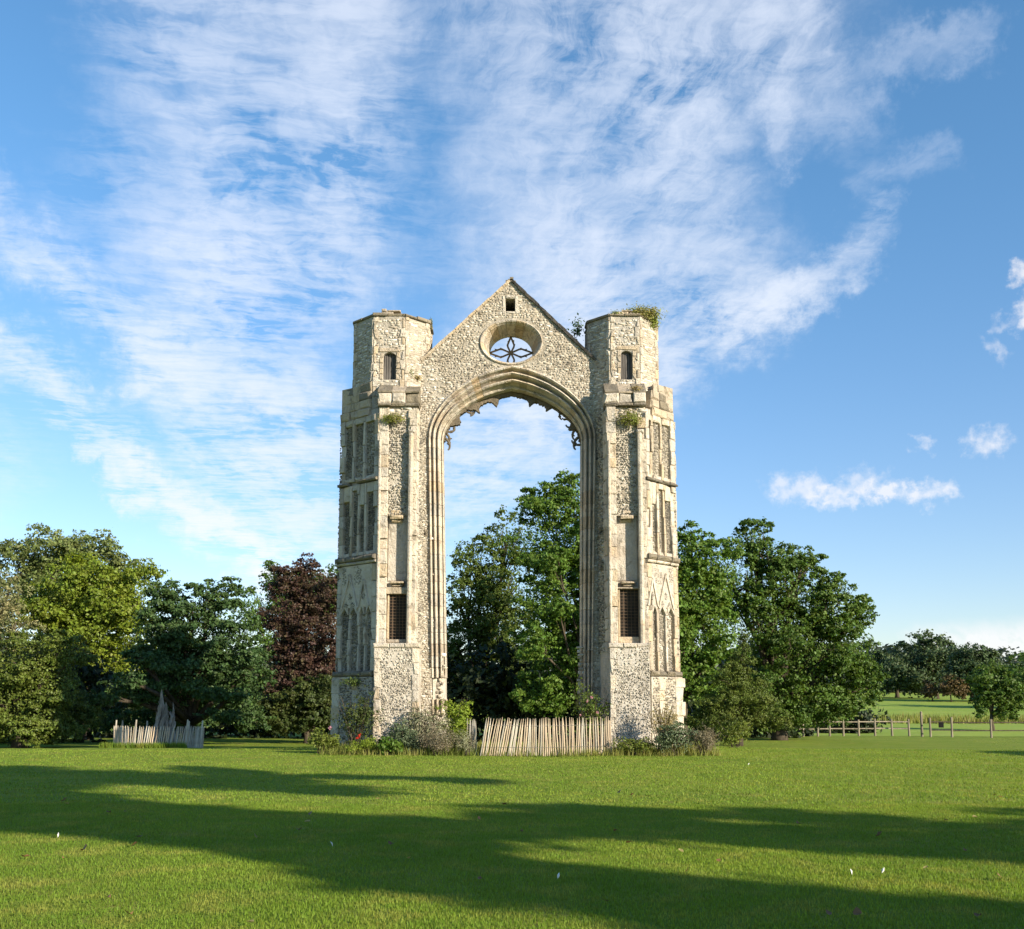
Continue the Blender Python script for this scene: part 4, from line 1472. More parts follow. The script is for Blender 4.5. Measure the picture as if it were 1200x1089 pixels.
def lobe_px(l, Y):
    x, y, rx, ry = l[:4]
    dy = l[4] if len(l) > 4 else 0.0
    Yc = Y + dy
    p = P(x, y, Yc)
    s = ppm(Yc, p.z)
    return (p, (rx / s, (rx + ry) / 2 / s, ry / s))


def tree(name, label, lobes, Y, mat, n, leaf, base=None, group=None, trunk_r=.3, cat='tree', clump=.34, lumps=1.0, fill=.18,
         limbs=True, world_lobes=None, flat=.75, front=True, aspect=.6, back=True, twigs=0):
    lb = world_lobes or [lobe_px(l, Y) for l in lobes]
    lb = [(Vector(c), r) for c, r in lb]
    if base is None:
        cx = sum(c.x * r[0] for c, r in lb) / sum(r[0] for c, r in lb)
        base = (cx, Y)
    elif world_lobes is None:
        base = (P(base, 830, Y).x, Y)
    bz = gzf(*base)
    root = empty(name, (base[0], base[1], bz), label, cat, group)
    lb2 = list(lb)
    if back and world_lobes is None:            # the unseen half of the crown
        big = sorted(lb, key=lambda q: -q[1][0])[:2]
        lb2 += [(c + Vector((0, r[1] * 1.0, 0)), r) for c, r in big]
    C, N = crown_points(lb2, int(n * 1.04), clump, lumps, front, fill + .12, flat)
    g_ = gz(C[:, 0], C[:, 1])
    C[:, 2] = np.maximum(C[:, 2], g_ + .05)
    leaf *= .84
    leaves_mesh('crown', C, N, leaf, mat, root, aspect)
    mb = MB()
    top = max(c.z for c, r in lb)
    low = min(c.z for c, r in lb)
    fork = bz + (low - bz) * .55 + .6
    fork = min(fork, bz + 3.5)
    pts = [Vector((base[0], base[1], bz - .15)), Vector((base[0] + .05, base[1], bz + .3)), Vector((base[0] - .03, base[1], (bz + fork) / 2)),
           Vector((base[0] + .08, base[1] + .05, fork))]
    mb.tube(pts, [trunk_r * 1.0, trunk_r * .8, trunk_r * .7, trunk_r * .65], 9)
    mb.build('trunk', M['bark'], root, True)
    if limbs:
        mb = MB()
        for c, r in lb:
            if c.z < fork + .8: continue
            a = pts[-1] - Vector((0, 0, .15))
            mid = a.lerp(c, .5) + Vector((random.uniform(-.4, .4), random.uniform(-.3, .3), random.uniform(-.1, .5)))
            mb.tube([a, mid, c], [trunk_r * .5, trunk_r * .3, trunk_r * .13], 6)
            for q in range(5 + twigs):
                e = c + Vector((random.uniform(-.6, .6) * r[0], random.uniform(-.6, .6) * r[1], random.uniform(-.1, .6) * r[2]))
                s0 = mid.lerp(c, random.uniform(.2, 1))
                mb.tube([s0, s0.lerp(e, .5) + Vector((0, 0, .1)), e], [trunk_r * .14, trunk_r * .09, .012], 4, False)
        mb.build('limb', M['bark'], root, True)
    return root


TG = 'trees on the left side of the lawn'
tree('ash_tree', 'tall pale grey-green tree rising behind the yellow-green tree, far left', [(60, 652, 46, 36), (110, 650, 40, 26), (22, 662, 36, 30),
     (152, 668, 30, 18), (60, 705, 70, 50), (135, 700, 45, 35)], 82, L['ash'], 26000, .30, 70, trunk_r=.5, clump=.26, lumps=1.4, twigs=6)
tree('lime_tree', 'bright yellow-green tree between the pale conifer and the dark spreading tree', [(108, 692, 56, 42), (72, 715, 45, 45), (150, 715, 38, 38),
     (95, 765, 62, 45), (160, 765, 35, 45), (50, 760, 45, 40)], 64, L['lime'], 44000, .22, 100, trunk_r=.4, clump=.28)
tree('conifer_tree', 'pale feathery conifer at the left edge of the photo', [(8, 698, 32, 26), (20, 728, 30, 20), (4, 748, 40, 24), (-40, 720, 45, 50), (-60, 770, 60, 60)], 58,
     L['pine'], 22000, .20, -20, trunk_r=.35, clump=.26, aspect=.3)
tree('yew_tree', 'broad dark olive yew with drooping branches, lower left corner of the wood', [(25, 780, 50, 36), (62, 800, 42, 40), (10, 815, 50, 34), (80, 765, 36, 26),
     (-40, 800, 50, 50), (45, 840, 50, 22), (5, 850, 40, 16), (98, 842, 34, 20, 3), (80, 825, 30, 24, 2), (30, 858, 70, 16), (-10, 862, 40, 12)], 46, L['yew'], 66000, .125, 25, trunk_r=.4, clump=.22, lumps=1.6, flat=.55)
tree('dark_tree', 'shaded blue-green tree with spreading low branches behind the dead stump', [(222, 722, 46, 42), (186, 742, 42, 38), (262, 745, 42, 46), (215, 790, 75, 45),
     (155, 808, 36, 22, -2), (288, 795, 34, 44), (196, 696, 24, 16), (250, 692, 34, 15), (118, 818, 24, 9, -4), (100, 838, 18, 8, -4.5),
     (152, 798, 22, 9, -4), (270, 815, 26, 10, -3), (262, 840, 28, 10, -2), (165, 775, 18, 10, -3), (130, 845, 26, 14, 4), (290, 838, 30, 22, 2), (200, 840, 60, 20, 6)],
     53, L['oak_blue'], 62000, .19, 222, trunk_r=.38, clump=.22, lumps=1.5, flat=.5, twigs=5)
tree('copper_beech', 'copper beech with dark purple-red leaves beside the left tower', [(340, 682, 30, 24), (376, 690, 32, 30), (345, 724, 38, 34), (385, 735, 34, 40),
     (352, 768, 36, 30), (358, 665, 18, 14), (330, 800, 26, 28), (372, 795, 34, 28)], 60, L['copper'], 34000, .17, 365, trunk_r=.3, clump=.24, lumps=1.4, fill=.3, twigs=8)
tree('bronze_tree', 'olive-green tree with sunlit lower leaves under the copper beech', [(352, 822, 36, 24), (388, 815, 28, 28), (330, 830, 26, 20), (375, 840, 44, 20), (325, 845, 30, 16)], 57,
     L['bronze'], 26000, .17, 360, trunk_r=.22, clump=.22, lumps=1.5)
tree('green_tree', 'mid-green treetop showing behind the copper beech', [(324, 676, 18, 20), (400, 678, 26, 18), (300, 720, 30, 30), (385, 705, 40, 30), (345, 700, 40, 30), (300, 770, 40, 45)], 88,
     L['oak'], 18000, .28, 340, trunk_r=.4)
tree('olive_tree', 'olive-topped tree seen through the left half of the arch', [(562, 668, 34, 40), (595, 636, 32, 34), (548, 710, 36, 42), (575, 730, 46, 50), (535, 770, 40, 50),
     (580, 800, 50, 45), (500, 760, 40, 60), (600, 690, 40, 50)], 66, L['olive'], 46000, .20, 555, trunk_r=.4, clump=.22, lumps=1.5, twigs=8)
tree('maple_tree', 'tall broad-leaved green tree filling the right half of the arch', [(640, 598, 40, 34), (672, 590, 34, 34), (636, 640, 40, 38), (680, 650, 50, 50), (640, 700, 44, 42),
     (690, 730, 50, 50), (655, 770, 48, 46), (640, 815, 50, 32), (720, 640, 45, 60), (625, 755, 26, 24, -3), (655, 715, 24, 18, -3), (650, 655, 24, 20, -3)],
     57, L['maple'], 80000, .185, 690, trunk_r=.22, clump=.24, lumps=1.3)
tree('sycamore_tree', 'mid-green tree pressed against the right tower', [(806, 650, 36, 38), (838, 668, 34, 36), (815, 705, 46, 44), (800, 755, 44, 44), (840, 745, 36, 40),
     (808, 800, 40, 34), (770, 700, 50, 70)], 54, L['maple'], 46000, .20, 800, trunk_r=.36, clump=.24, lumps=1.3)
tree('oak_tree', 'large rounded dark green oak at the right of the arch', [(878, 640, 32, 32), (905, 655, 36, 28), (925, 690, 50, 40), (968, 715, 44, 42), (992, 762, 42, 44),
     (940, 770, 60, 52), (890, 730, 50, 50), (1003, 808, 34, 30), (955, 825, 60, 24), (860, 690, 40, 40), (900, 810, 50, 40), (1008, 722, 22, 22), (930, 842, 60, 14), (975, 690, 24, 20), (940, 658, 24, 16)],
     62, L['oak'], 80000, .20, 912, trunk_r=.55, clump=.20, lumps=1.7, twigs=6)
tree('yew_tree', 'low dark conical yew in front of the large oak', [(868, 775, 16, 22), (858, 800, 28, 24), (880, 815, 32, 26), (850, 832, 40, 22), (895, 838, 26, 16), (872, 752, 7, 14), (850, 848, 50, 12), (910, 848, 24, 10)],
     50, L['yew'], 34000, .12, 865, trunk_r=.2, clump=.22, lumps=1.6, flat=.5, fill=.4, aspect=.35)
# far right
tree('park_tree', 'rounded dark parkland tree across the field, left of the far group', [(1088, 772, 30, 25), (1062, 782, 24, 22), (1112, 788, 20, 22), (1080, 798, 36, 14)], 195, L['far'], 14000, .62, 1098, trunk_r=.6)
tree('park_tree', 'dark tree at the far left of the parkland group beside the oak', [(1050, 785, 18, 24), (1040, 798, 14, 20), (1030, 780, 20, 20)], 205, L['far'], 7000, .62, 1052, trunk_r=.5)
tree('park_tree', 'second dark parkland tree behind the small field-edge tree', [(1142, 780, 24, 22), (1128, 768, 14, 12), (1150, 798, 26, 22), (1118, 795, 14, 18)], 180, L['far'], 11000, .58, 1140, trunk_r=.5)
tree('park_tree', 'bushy green tree at the right edge above the field fence', [(1196, 805, 22, 20), (1215, 795, 30, 30), (1180, 812, 14, 16)], 150, L['oak'], 9000, .45, 1200, trunk_r=.4)
tree('field_tree', 'small round tree standing just behind the field fence on the right', [(1162, 800, 20, 20), (1176, 815, 22, 18), (1150, 818, 14, 14), (1168, 784, 12, 10), (1185, 825, 16, 12), (1150, 834, 10, 9), (1176, 838, 16, 10)],
     84, L['oak'], 15000, .22, 1161, trunk_r=.22, clump=.3)
tree('field_shrub', 'small rounded russet shrub beneath the parkland trees, left one', [(1089, 808, 8, 9)], 180, L['rust'], 1800, .4, 1093, trunk_r=.15, cat='shrub', limbs=False)
tree('field_shrub', 'larger rounded russet shrub beneath the parkland trees, right one', [(1115, 806, 14, 12), (1126, 810, 9, 9)], 178, L['rust'], 3200, .4, 1115, trunk_r=.15, cat='shrub', limbs=False)


def mass(name, label, cat, blobs, mat, n, leaf, lumps=1.0):
    C, N = crown_points(blobs, n, .4, lumps, False, .3)
    C[:, 2] = np.maximum(C[:, 2], gz(C[:, 0], C[:, 1]) + .03)
    o = leaves_mesh(name, C, N, leaf, mat)
    return tag(o, label, cat, kind='stuff')


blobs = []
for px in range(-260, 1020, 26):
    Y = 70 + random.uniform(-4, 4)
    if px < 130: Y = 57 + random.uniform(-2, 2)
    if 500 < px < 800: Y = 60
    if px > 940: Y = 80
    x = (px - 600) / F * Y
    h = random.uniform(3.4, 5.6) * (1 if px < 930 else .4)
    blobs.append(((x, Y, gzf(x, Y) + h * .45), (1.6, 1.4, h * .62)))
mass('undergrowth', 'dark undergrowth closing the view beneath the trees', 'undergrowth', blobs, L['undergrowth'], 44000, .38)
blobs = []
for i in range(90):
    px = random.uniform(1010, 1500)
    Y = random.uniform(420, 560)
    x = (px - 600) / F * Y
    zt = P(px, 762 + 0.02 * abs(px - 1190) + random.uniform(-3, 16), Y).z
    blobs.append(((x, Y, zt - 8), (10, 9, 9)))
for i in range(150):
    px = random.uniform(-500, 1120)
    Y = random.uniform(240, 300)
    x = (px - 600) / F * Y
    blobs.append(((x, Y, gzf(x, Y) + 4), (8, 6, 7)))
mass('distant_wood', 'distant wood along the skyline beyond the fields, haze blue put into its leaf colour', 'wood', blobs, L['farhaze'], 34000, 2.3)

# trees beside and behind the camera; they throw the long shadows over the lawn
tn = 1 / math.tan(R(SUN_EL))


def over(gx, gy, h, r):
    """a crown lobe of radius r at height h whose shadow falls round (gx, gy)"""
    return ((gx + SXY.x * h * tn, gy + SXY.y * h * tn, h), (r, r, r * .8))


def caster(label, spots, h0, base, n=24000):
    wl = []
    for a_, c_, r in spots:                     # a_: metres away from the sun along the lawn, c_: metres across
        gx, gy = -SXY.x * a_ - SXY.y * c_, -SXY.y * a_ + SXY.x * c_
        wl.append(over(gx, gy, h0 + random.uniform(-.6, .6), r))
    tree('oak_tree', label, None, 0, L['oak'], n // 2, .37, base, trunk_r=.35, world_lobes=wl, front=False, clump=.36, fill=.9, limbs=False)


caster('tall oak out to the right whose shadow crosses the left of the lawn',
       [(12.5, 7.9, 1.7), (16, 8.2, 1.9), (20, 8.6, 2.1), (24.5, 9.0, 2.2), (19, 12.7, 1.3), (22.5, 12.4, 1.2), (17.5, 15.6, .7), (14.6, 16.1, .55), (21, 15.2, .8),
        (15.2, 12.8, .9), (21.5, 10.9, 1.1), (25.5, 11.6, 1.3), (18.8, 14.2, 1.0), (14, 6.9, 1.0), (17.5, 6.6, 1.2)], 11.0, (14, -6), 46000)
caster('oak close behind the camera whose shadow darkens the near right lawn',
       [(-6, 7.4, 1.5), (-2, 7.6, 1.5), (2, 7.7, 1.45), (5.5, 7.8, 1.4), (9, 8.0, 1.5), (9.6, 10.2, .9), (11.8, 9.4, .9), (-3, 5.6, .9), (1, 5.9, .7)], 8.5, (21, -12), 28000)
caster('tall oak right of the camera whose shadow crosses the right of the lawn',
       [(8.4, 11.9, 1.2), (5.2, 12.4, 1.4), (9.2, 13.4, .8), (-1.5, 11.2, .8), (3, 16.9, .8), (1.5, 12.6, 1.4), (-3, 13.0, 1.6), (6.0, 14.2, 1.0), (1.5, 15.2, 1.5), (-3.5, 16.2, 1.7), (-8, 14.5, 2.2), (10.5, 9.9, .5)],
       9.0, (26, -6), 26000)
caster('tree beyond the right edge of the photo whose shadow reaches the far lawn',
       [(7.1, 36.2, 1.6), (3.2, 38.3, 1.8), (.9, 42, 2.2), (3.0, 26.2, .6), (5.0, 25.0, .35)], 7.0, (38, 20), 16000)


# ------------------------------------------------------------------ shrubs and border plants
def shrub(name, label, px, pyt, pyb, wpx, Y, mat, n, leaf, group=None, cat='shrub', stems=10, aspect=.45, airy=.3, flowers=None, spiky=0, flat=.8, fly=None):
    b = P(px, pyb, Y)
    bz = gzf(b.x, Y)
    s = ppm(Y, 1)
    w, h = wpx / s / 2, max(.2, (P(px, pyt, Y).z - bz)) * 1.18
    root = empty(name, (b.x, Y, bz), label, cat, group)
    lb = []
    for i in range(7):
        lb.append(((b.x + random.uniform(-.55, .55) * w, Y + random.uniform(-.3, .3) * w, bz + h * random.uniform(.3, .68)),
                   (w * .5, w * .42, h * .34)))
    C, N = crown_points(lb, n, .42, .6, False, .5, flat)
    C[:, 2] = np.maximum(C[:, 2], gz(C[:, 0], C[:, 1]) + .02)
    if spiky:
        k_ = RNG.uniform(size=len(C)) < .5
        C[k_, 2] += RNG.uniform(0, spiky, k_.sum())
    leaves_mesh('foliage', C, N, leaf, mat, root, aspect)
    mb = MB()
    for i in range(stems):
        a = Vector((b.x + random.uniform(-.3, .3) * w, Y + random.uniform(-.2, .2) * w, bz - .03))
        e = Vector((b.x + random.uniform(-.9, .9) * w, Y + random.uniform(-.4, .4) * w, bz + h * random.uniform(.6, 1.0)))
        mb.tube([a, a.lerp(e, .5) + Vector((0, 0, .08 * h)), e], [.014, .009, .004], 4, False)
    mb.build('stem', M['bark'], root)
    if flowers:
        for (fx, fy, fm, r_) in flowers:
            c = P(fx, fy, Y - w * .5)
            q = RNG.normal(size=(26, 3)) * r_ * .5
            leaves_mesh('flower', np.array(c) + q, q / (r_ + .01), r_ * 1.1, L[fm], root, .8)
    return root


shrub('shrub', 'rounded bright green bush at the left end of the border by the left tower', 377, 860, 887, 44, 31.6, L['shrub'], 2600, .07)
shrub('rose_bush', 'straggly rose bush with a red flower before the shaded left flank', 415, 822, 884, 52, 32.2, L['bronze'], 1900, .075, stems=24,
      flowers=[(421, 862, 'red', .045), (418, 865, 'red', .03), (387, 853, 'pink', .05)], flat=1)
shrub('border_plant', 'low yellow-green feathery plant below the red rose', 425, 864, 888, 44, 31.3, L['bright'], 2200, .05, cat='plant', aspect=.3)
shrub('border_plant', 'dark broad-leaved green plant spilling onto the lawn', 455, 868, 889, 30, 31.1, L['maple'], 700, .13, cat='plant', aspect=.5)
shrub('climbing_shrub', 'silvery grey-green shrub trained against the left pier', 500, 824, 886, 52, 32.2, L['silver'], 2400, .065, stems=30, flat=1)
shrub('shrub', 'dark green ragged bush at the foot of the left pier', 478, 852, 888, 46, 31.7, L['sage'], 2600, .065)
shrub('shrub', 'bright lime-green leafy bush beside the left end of the paling fence', 534, 822, 872, 38, 32.3, L['bright'], 2300, .085, stems=14)
shrub('lavender_bush', 'brown-tinged lavender mound in front of the left pier', 516, 858, 889, 54, 31.2, L['lavender'], 3400, .055, spiky=.10, aspect=.25)
shrub('lavender_bush', 'grey-green lavender clump touching the paling fence', 546, 860, 889, 28, 31.2, L['silver'], 1900, .05, spiky=.08, aspect=.25)
shrub('rose_bush', 'rose bush with pale pink flowers behind the paling fence at the right pier', 692, 815, 878, 54, 33.0, L['olive'], 2200, .075, stems=26, flat=1,
      flowers=[(693, 817, 'pink', .04), (688, 822, 'pink', .035), (700, 835, 'pink', .035), (680, 838, 'pink', .03)])
shrub('shrub', 'dry tan leggy shrub against the right tower foot', 776, 828, 876, 40, 32.0, L['tan'], 1900, .06, stems=28, flat=1, aspect=.35)
shrub('border_plant', 'low dark green plants before the flint plinth of the right tower', 744, 867, 889, 52, 31.4, L['shrub'], 2600, .06, cat='plant')
shrub('shrub', 'grey-green sage mound in the middle of the right border', 790, 853, 889, 54, 31.3, L['sage'], 3600, .06)
shrub('lavender_bush', 'pinkish brown lavender clump at the right end of the border', 824, 856, 889, 42, 31.3, L['lavender'], 3000, .055, spiky=.08, aspect=.25)
shrub('hedge_plant', 'low grassy green clump to the right of the lavender', 862, 851, 868, 50, 42, L['shrub'], 1400, .10, cat='plant')

# weeds and a sapling growing on the ruin
zt, octo, zo0, zo1 = ZT[1]


def tuft(name, label, cen, r, mat, n, leaf, stems=6, cat='plant', up=.0, aspect=.35):
    root = empty(name, (cen[0], cen[1], cen[2] - r[2] * .6), label, cat)
    q = RNG.normal(size=(n, 3)) * .45
    C = np.array(cen) + q * np.array(r)
    leaves_mesh('foliage', C, q + np.array([0, -.5, .6]), leaf, mat, root, aspect)
    mb = MB()
    for i in range(stems):
        e = Vector(cen) + Vector((random.gauss(0, .4) * r[0], random.gauss(0, .4) * r[1], random.uniform(.2, .9) * r[2]))
        mb.tube([Vector((cen[0], cen[1], cen[2] - r[2] * .7)), e], [.012, .004], 4, False)
    mb.build('stem', M['bark'], root)


c = P(752, 369, 33.9)
tuft('weed_tuft', 'shaggy green weeds overhanging the top of the right turret', (c.x, 33.85, c.z), (.60, .35, .22), L['weed'], 2600, .10)
c = P(764, 377, 34.1)
tuft('weed_tuft', 'hanging green weed at the right corner of the right turret top', (c.x, 34.1, c.z), (.20, .25, .32), L['weed'], 1200, .09)
c = P(722, 368, 33.6)
tuft('weed_tuft', 'thin grass on the left part of the right turret top', (c.x, 33.6, c.z), (.22, .2, .09), L['weed'], 320, .07)
c = P(676, 385, 34.6)
tuft('sapling', 'small leafy sapling rooted between the gable and the right turret', (c.x, 34.6, c.z), (.22, .2, .42), L['oak_blue'], 170, .10, 5, 'sapling', aspect=.6)
c = P(460, 489, 32.85)
tuft('weed_tuft', 'green weeds sprouting below the ledge of the left turret', (c.x, 32.9, c.z), (.42, .14, .16), L['weed'], 1100, .06)
c = P(738, 489, 32.85)
tuft('weed_tuft', 'green weeds sprouting below the ledge of the right turret', (c.x, 32.9, c.z), (.40, .14, .26), L['weed'], 1300, .06)
c = P(478, 436, 33.6)
tuft('weed_tuft', 'ivy clump where the left gable slope meets the turret', (c.x, 33.75, c.z), (.22, .15, .16), L['olive'], 420, .06)
c = P(712, 436, 33.8)
tuft('weed_tuft', 'dark ivy clump where the right gable slope meets the turret', (c.x, 33.85, c.z), (.22, .15, .16), L['olive'], 420, .06)
c = P(505, 380, 34.6)
tuft('weed_tuft', 'small weed on the right shoulder of the left turret top', (c.x, 34.5, c.z), (.08, .1, .22), L['weed'], 160, .06)
c = P(418, 799, 33.5)
tuft('weed_tuft', 'dark weeds hanging from the low ledge of the left flank', (-4.9, 33.42, c.z), (.45, .25, .16), L['olive'], 900, .06)
c = P(506, 441, 33.7)
tuft('weed_tuft', 'small dry tuft low on the left end of the gable slope', (c.x - .5, 33.85, c.z), (.2, .1, .1), L['tan'], 300, .05)
c = P(745, 455, 33.0)
tuft('weed_tuft', 'dry weed on the sloping ledge under the right turret window', (c.x, 32.95, c.z), (.25, .1, .08), L['tan'], 260, .05)


# ------------------------------------------------------------------ paling fences
def pale_mesh(h, w, bend, seed, mat):
    rn = random.Random(seed)
    mb = MB()
    n = 5
    rings = []
    for i in range(n + 1):
        z = h * i / n
        ox = bend * math.sin(i / n * math.pi) + rn.uniform(-.004, .004)
        k_ = 1 - .12 * i / n
        tw = rn.uniform(.85, 1.1)
        if i == n:
            k_ *= .35
        rings.append([(ox - w * k_ * tw, .0, z), (ox - w * .3 * k_, -.016 * k_, z), (ox + w * .5 * k_, -.014 * k_, z), (ox + w * k_ * tw, .004, z),
                      (ox, .016 * k_, z)])
    v = [q for r_ in rings for q in r_]
    f = []
    for i in range(n):
        for j in range(5):
            f.append((i * 5 + j, i * 5 + (j + 1) % 5, (i + 1) * 5 + (j + 1) % 5, (i + 1) * 5 + j))
    f.append((4, 3, 2, 1, 0))
    f.append(tuple(range(n * 5, n * 5 + 5)))
    me = bpy.data.meshes.new('pale')
    me.from_pydata(v, [], f)
    me.materials.append(mat)
    return me


def paling(name, label, pts_tilt, h, mats, post_at, group=None, wires=(.25, .8), post_h=1.25, w=.023):
    x0, y0 = pts_tilt[0][0], pts_tilt[0][1]
    root = empty(name, (x0, y0, gzf(x0, y0)), label, 'fence', group)
    vars_ = [pale_mesh(h * random.uniform(.96, 1.03), w * random.uniform(.85, 1.2), random.uniform(-.02, .02), i, mats[i % len(mats)]) for i in range(8)]
    off = Vector(root.location)
    wp = [[] for _ in wires]
    for i, (x, y, tilt, ang) in enumerate(pts_tilt):
        o = bpy.data.objects.new('pale', random.choice(vars_))
        COL.objects.link(o)
        o.parent = root
        z = gzf(x, y) - .03
        o.location = Vector((x, y, z)) - off
        o.rotation_euler = (random.uniform(-.03, .03), tilt, ang)
        for q, wz in enumerate(wires):
            d = Vector((math.cos(ang), math.sin(ang), 0))
            wp[q].append(Vector((x, y, z + h * wz)) + d * math.sin(tilt) * h * wz + Vector((math.sin(ang), -math.cos(ang), 0)) * .02)
    for q in wp:
        mb = MB()
        mb.tube(q, .005, 4)
        mb.build('wire', M['wire'], root)
    for (x, y, tl) in post_at:
        mb = MB()
        z = gzf(x, y) - .1
        mb.tube([(x, y + .05, z), (x + tl * .5, y + .05, z + post_h * .5), (x + tl, y + .05, z + post_h)], [.045, .042, .03], 7)
        mb.build('post', mats[0], root)
    return root


pts = []
n = 60
for i in range(n):
    t = i / (n - 1)
    px = 563 + (716 - 563) * t
    Y = 31.05 + .75 * t ** 1.5
    x = (px - 600) / F * (Y * math.cos(TH))
    tilt = .17 * max(0, 1 - t * 1.6) + random.uniform(-.028, .032) + .05 * math.sin(t * 9) * (t < .75)
    pts.append((x + random.uniform(-.012, .012), Y, tilt, .03))
paling('paling_fence', 'long leaning chestnut paling fence closing the foot of the arch', pts, 1.12, [M['pale'], M['pale_grey'], M['pale']],
       [(-.05, 31.3, 0), (1.45, 31.5, 0), (2.9, 32.0, 0)], post_h=1.08)
pts = []
for i in range(9):
    t = i / 8
    pts.append((-1.02 - .35 * t + random.uniform(-.01, .01), 31.25 + 1.1 * t, random.uniform(-.06, .12), -1.25))
paling('paling_fence', 'short return of grey paling going back behind the lime-green bush', pts, 1.05, [M['pale_grey']], [])

# fenced dead trunk
EC = P(186, 874, 42.0)
ex_, ey_, er = EC.x, 42.0, 1.66
pts = []
n = 132
for i in range(n):
    a = 2 * math.pi * i / n
    x, y = ex_ + er * math.cos(a), ey_ + er * .95 * math.sin(a)
    pts.append((x, y, .15 * math.sin(a * 1.0 + 2.4) + random.uniform(-.05, .05), a + math.pi / 2 if math.sin(a) > 0 else a + math.pi / 2))
pa = [2.9, 3.25, 4.45, 5.6, 6.1, 1.2, 2.2]
paling('round_paling_fence', 'round enclosure of pale split stakes around the dead tree trunk', pts + pts[:1], .84, [M['pale_grey'], M['pale'], M['pale_grey']],
       [(ex_ + (er + .05) * math.cos(a), ey_ + (er + .05) * .95 * math.sin(a), .06) for a in pa], post_h=1.15)
bz = gzf(ex_, ey_)
snag = empty('dead_trunk', (ex_ + .1, ey_, bz), 'silver-grey splintered dead tree trunk inside the round stake enclosure', 'tree stump')
for (dx0, dx1, dy, h, w) in ((-.16, -.10, 0, 2.35, .20), (.24, .34, .05, 1.85, .15), (.02, .12, -.12, 1.85, .17), (.12, .30, .18, 1.55, .20),
                             (.34, .10, -.18, 1.2, .13), (-.30, -.22, .1, 1.45, .13), (-.05, .02, .2, 1.7, .14)):
    mb = MB()
    rings, K, NS = [], 10, 16
    ph = [random.choice((.45, .8, 1.1, 1.45)) * random.uniform(.8, 1.2) for _ in range(K)]
    for i in range(NS + 1):
        t = i / NS
        k_ = (1 - t) ** .36 * (1 + 1.0 * max(0, .2 - t) / .2) * (1 - .35 * (t > .72)) * (1 - .3 * (t > .86))
        cx = ex_ + .15 + dx0 + (dx1 - dx0) * t + .025 * math.sin(t * 11 + h * 3)
        for j in range(K):
            a = 2 * math.pi * j / K + t * 1.1 + h
            r_ = w * max(k_, .04) * ph[j] * random.uniform(.75, 1.2)
            rings.append((cx + r_ * math.cos(a), ey_ + dy + r_ * .7 * math.sin(a), bz - .1 + h * t))
    f = []
    for i in range(NS):
        for j in range(K):
            f.append((i * K + j, i * K + (j + 1) % K, (i + 1) * K + (j + 1) % K, (i + 1) * K + j))
    mb.add(rings, f)
    for q in range(5):
        z = random.uniform(.35, .85) * h
        t = z / h
        c_ = Vector((ex_ + .15 + dx0 + (dx1 - dx0) * t, ey_ + dy, bz + z))
        mb.tube([c_, c_ + Vector((random.uniform(-.16, .16), -.05, random.uniform(.12, .3)))], [w * .35, .008], 4)
    mb.build('splinter', M['deadwood'], snag)
o = blades('rough_grass', np.stack([ex_ + RNG.uniform(-1.6, 1.6, 2600), ey_ - 1.75 + RNG.uniform(-.15, .15, 2600)], 1), .20, .012, L['grass'])
tag(o, 'longer grass tufts along the foot of the round enclosure', 'grass')
pf_ = np.stack([RNG.uniform(-5.5, 6.0, 9000), 31.0 + RNG.uniform(-.1, 3.2, 9000)], 1)
o = blades('rough_grass', pf_, .22, .012, L['rough_grass'])
tag(o, 'unmown dry grass in the border at the foot of the ruin', 'grass')

# ------------------------------------------------------------------ field fence
def field_fence(label, posts, Y, rails, mat_post, mat_rail, ph=1.15):
    x0 = P(posts[0][0], 850, Y).x
    root = empty('field_fence', (x0, Y, gzf(x0, Y)), label, 'fence')
    for px, hh in posts:
        x = P(px, 850, Y).x
        z = gzf(x, Y)
        mb = MB()
        mb.tube([(x, Y, z - .1), (x + random.uniform(-.02, .02), Y, z + hh)], [.075, .065], 8)
        mb.build('post', mat_post, root)
    xa, xb_ = P(posts[0][0], 850, Y).x, P(posts[-1][0], 850, Y).x
    for rz in rails:
        n_ = len(posts) - 1
        for i in range(n_):
            p, q = P(posts[i][0], 850, Y).x, P(posts[i + 1][0], 850, Y).x
            mb = MB()
            mb.box(p + .06, q - .06, Y - .03, Y + .02, gzf((p + q) / 2, Y) + rz - .035, gzf((p + q) / 2, Y) + rz + .035)
            mb.build('rail', mat_rail, root)
    return root


field_fence('low post-and-rail fence running from the oak to the gateway', [(905, 1.0), (925, 1.0), (941, 1.05), (958, 1.05), (972, 1.05), (988, 1.1), (1006, 1.1), (1025, 1.15), (1045, 1.1),
            (1065, 1.15)], 72.5, (.95, .5), M['postwood'], M['postwood'])
field_fence('dark-railed fence right of the gateway with a black board hung on it', [(1090, 1.25), (1115, 1.3), (1161, 1.2), (1205, 1.2), (1260, 1.2), (1320, 1.2)], 70.5, (.98, .45), M['postwood'], M['bark'])
gate = empty('gate_post', (P(1080, 850, 71).x, 71, gzf(P(1080, 850, 71).x, 71)), 'tall pale gatepost standing in the fence gap', 'post')
mb = MB()
gx = P(1080, 850, 71).x
g0 = gzf(gx, 71)
mb.tube([(gx, 71, g0 - .1), (gx, 71, g0 + 1.6)], [.085, .075], 8)
mb.build('post', M['postwood'], gate)
mb = MB()
mb.tube([(gx, 71, g0 + 1.6), (gx, 71, g0 + 1.66)], [.095, .03], 8)
mb.build('post_cap', M['postwood'], gate)
bx_ = P(1103, 850, 70.4).x
bd = MB()
bzz = gzf(bx_, 70.4) + .85
v, f = bevelled(Face((bx_ - .17, 70.42), (bx_ + .17, 70.42)), 0, .34, bzz - .24, bzz + .12, -.02, .03, .01, .002)
bd.add(v, f)
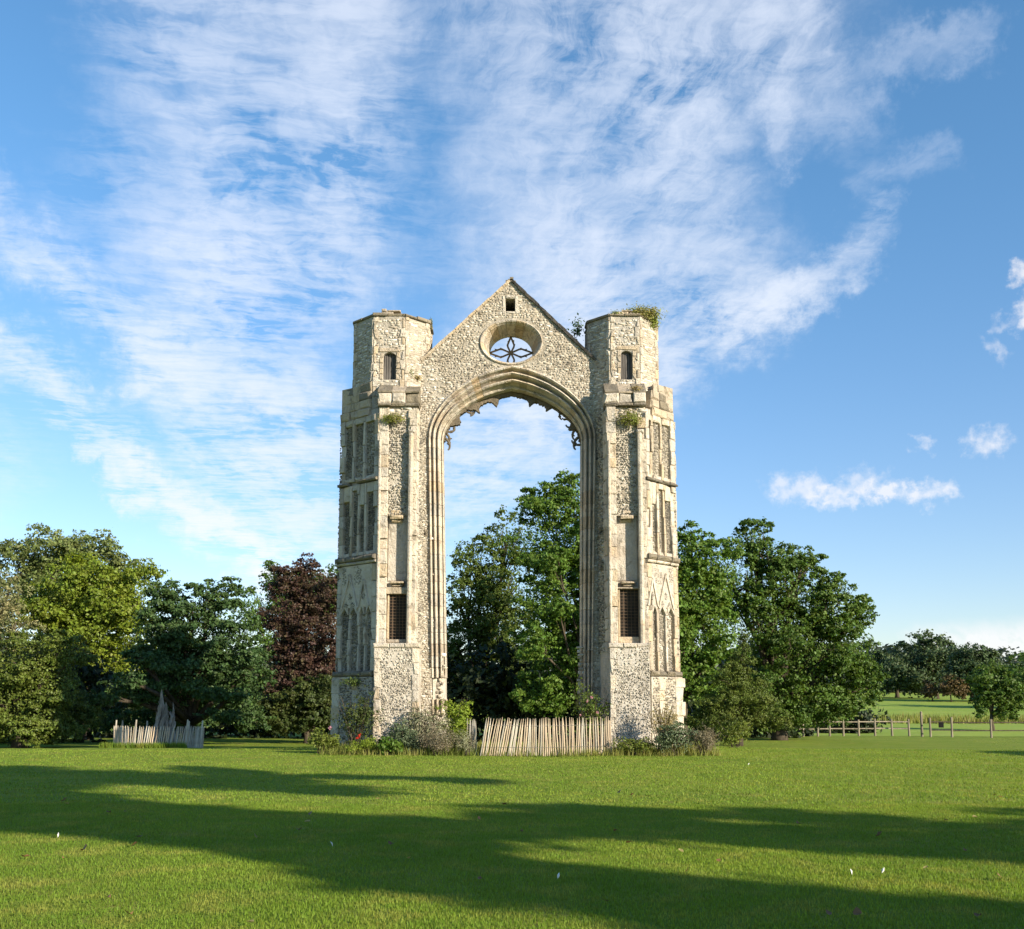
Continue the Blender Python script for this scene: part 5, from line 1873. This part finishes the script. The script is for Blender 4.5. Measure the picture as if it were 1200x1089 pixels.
o = bd.build('sign_board', M['black'])
tag(o, 'small black board hung on the dark field fence rail', 'sign')
pp = np.stack([RNG.uniform(24, 60, 16000), RNG.uniform(76, 112, 16000)], 1)
keep = np.abs(pp[:, 1] - 104 - 2 * np.sin(pp[:, 0] * .2)) < 5
o = blades('rough_grass', pp[keep], .7, .06, L['rough_grass'])
tag(o, 'strip of tall pale grass along the near edge of the field', 'grass')

# ------------------------------------------------------------------ fallen leaves on the lawn
fl_me = []
for q in range(4):
    a = [random.uniform(.7, 1.2) for _ in range(6)]
    v = [(0, 0, .006)] + [(.035 * a[i] * math.cos(i * math.pi / 3), .022 * a[i] * math.sin(i * math.pi / 3), random.uniform(.0, .03)) for i in range(6)]
    me = bpy.data.meshes.new('fallen_leaf')
    me.from_pydata(v, [], [(0, i + 1, (i + 1) % 6 + 1) for i in range(6)])
    me.materials.append(L['brownleaf'] if q < 3 else L['tan'])
    fl_me.append(me)
for i in range(46):
    y = random.uniform(7.2, 19)
    x = random.uniform(-.46, .46) * y
    o = bpy.data.objects.new('fallen_leaf', random.choice(fl_me))
    COL.objects.link(o)
    o.location = (x, y, gzf(x, y) + .03)
    s_ = random.uniform(.8, 1.7)
    o.scale = (s_, s_, s_)
    o.rotation_euler = (random.uniform(-.4, .4), random.uniform(-.4, .4), random.uniform(0, 6.28))
    tag(o, 'small curled brown leaf lying on the open lawn', 'leaf', 'fallen leaves on the lawn')
FE = simple('white_feather', (.75, .74, .70), (.62, .6, .56))
for px, py, lab in ((80, 981, 'white feather on the shaded grass near the left edge'), (393, 988, 'white feather on the shaded grass left of the middle'),
                    (1022, 1018, 'largest white feather on the grass, near the lower right'), (985, 1020, 'small white feather just left of the largest one'),
                    (652, 1025, 'white feather on the dark grass below the arch'), (873, 896, 'tiny white speck of feather on the far sunlit lawn')):
    y = 1.6 * F / (py - 822) * 1.0
    x = (px - 600) / F * y
    me = bpy.data.meshes.new('feather')
    k_ = .03 if py < 1015 else .025
    me.from_pydata([(-k_, 0, .0), (0, -.012, .015), (k_ * 1.2, 0, .03), (0, .014, .018), (0, 0, .03)], [], [(0, 1, 4), (1, 2, 4), (2, 3, 4), (3, 0, 4)])
    me.materials.append(FE)
    o = bpy.data.objects.new('feather', me)
    COL.objects.link(o)
    o.location = (x, y, gzf(x, y) + .03)
    o.rotation_euler = (.5, -.6, random.uniform(0, 3))
    tag(o, lab, 'feather')
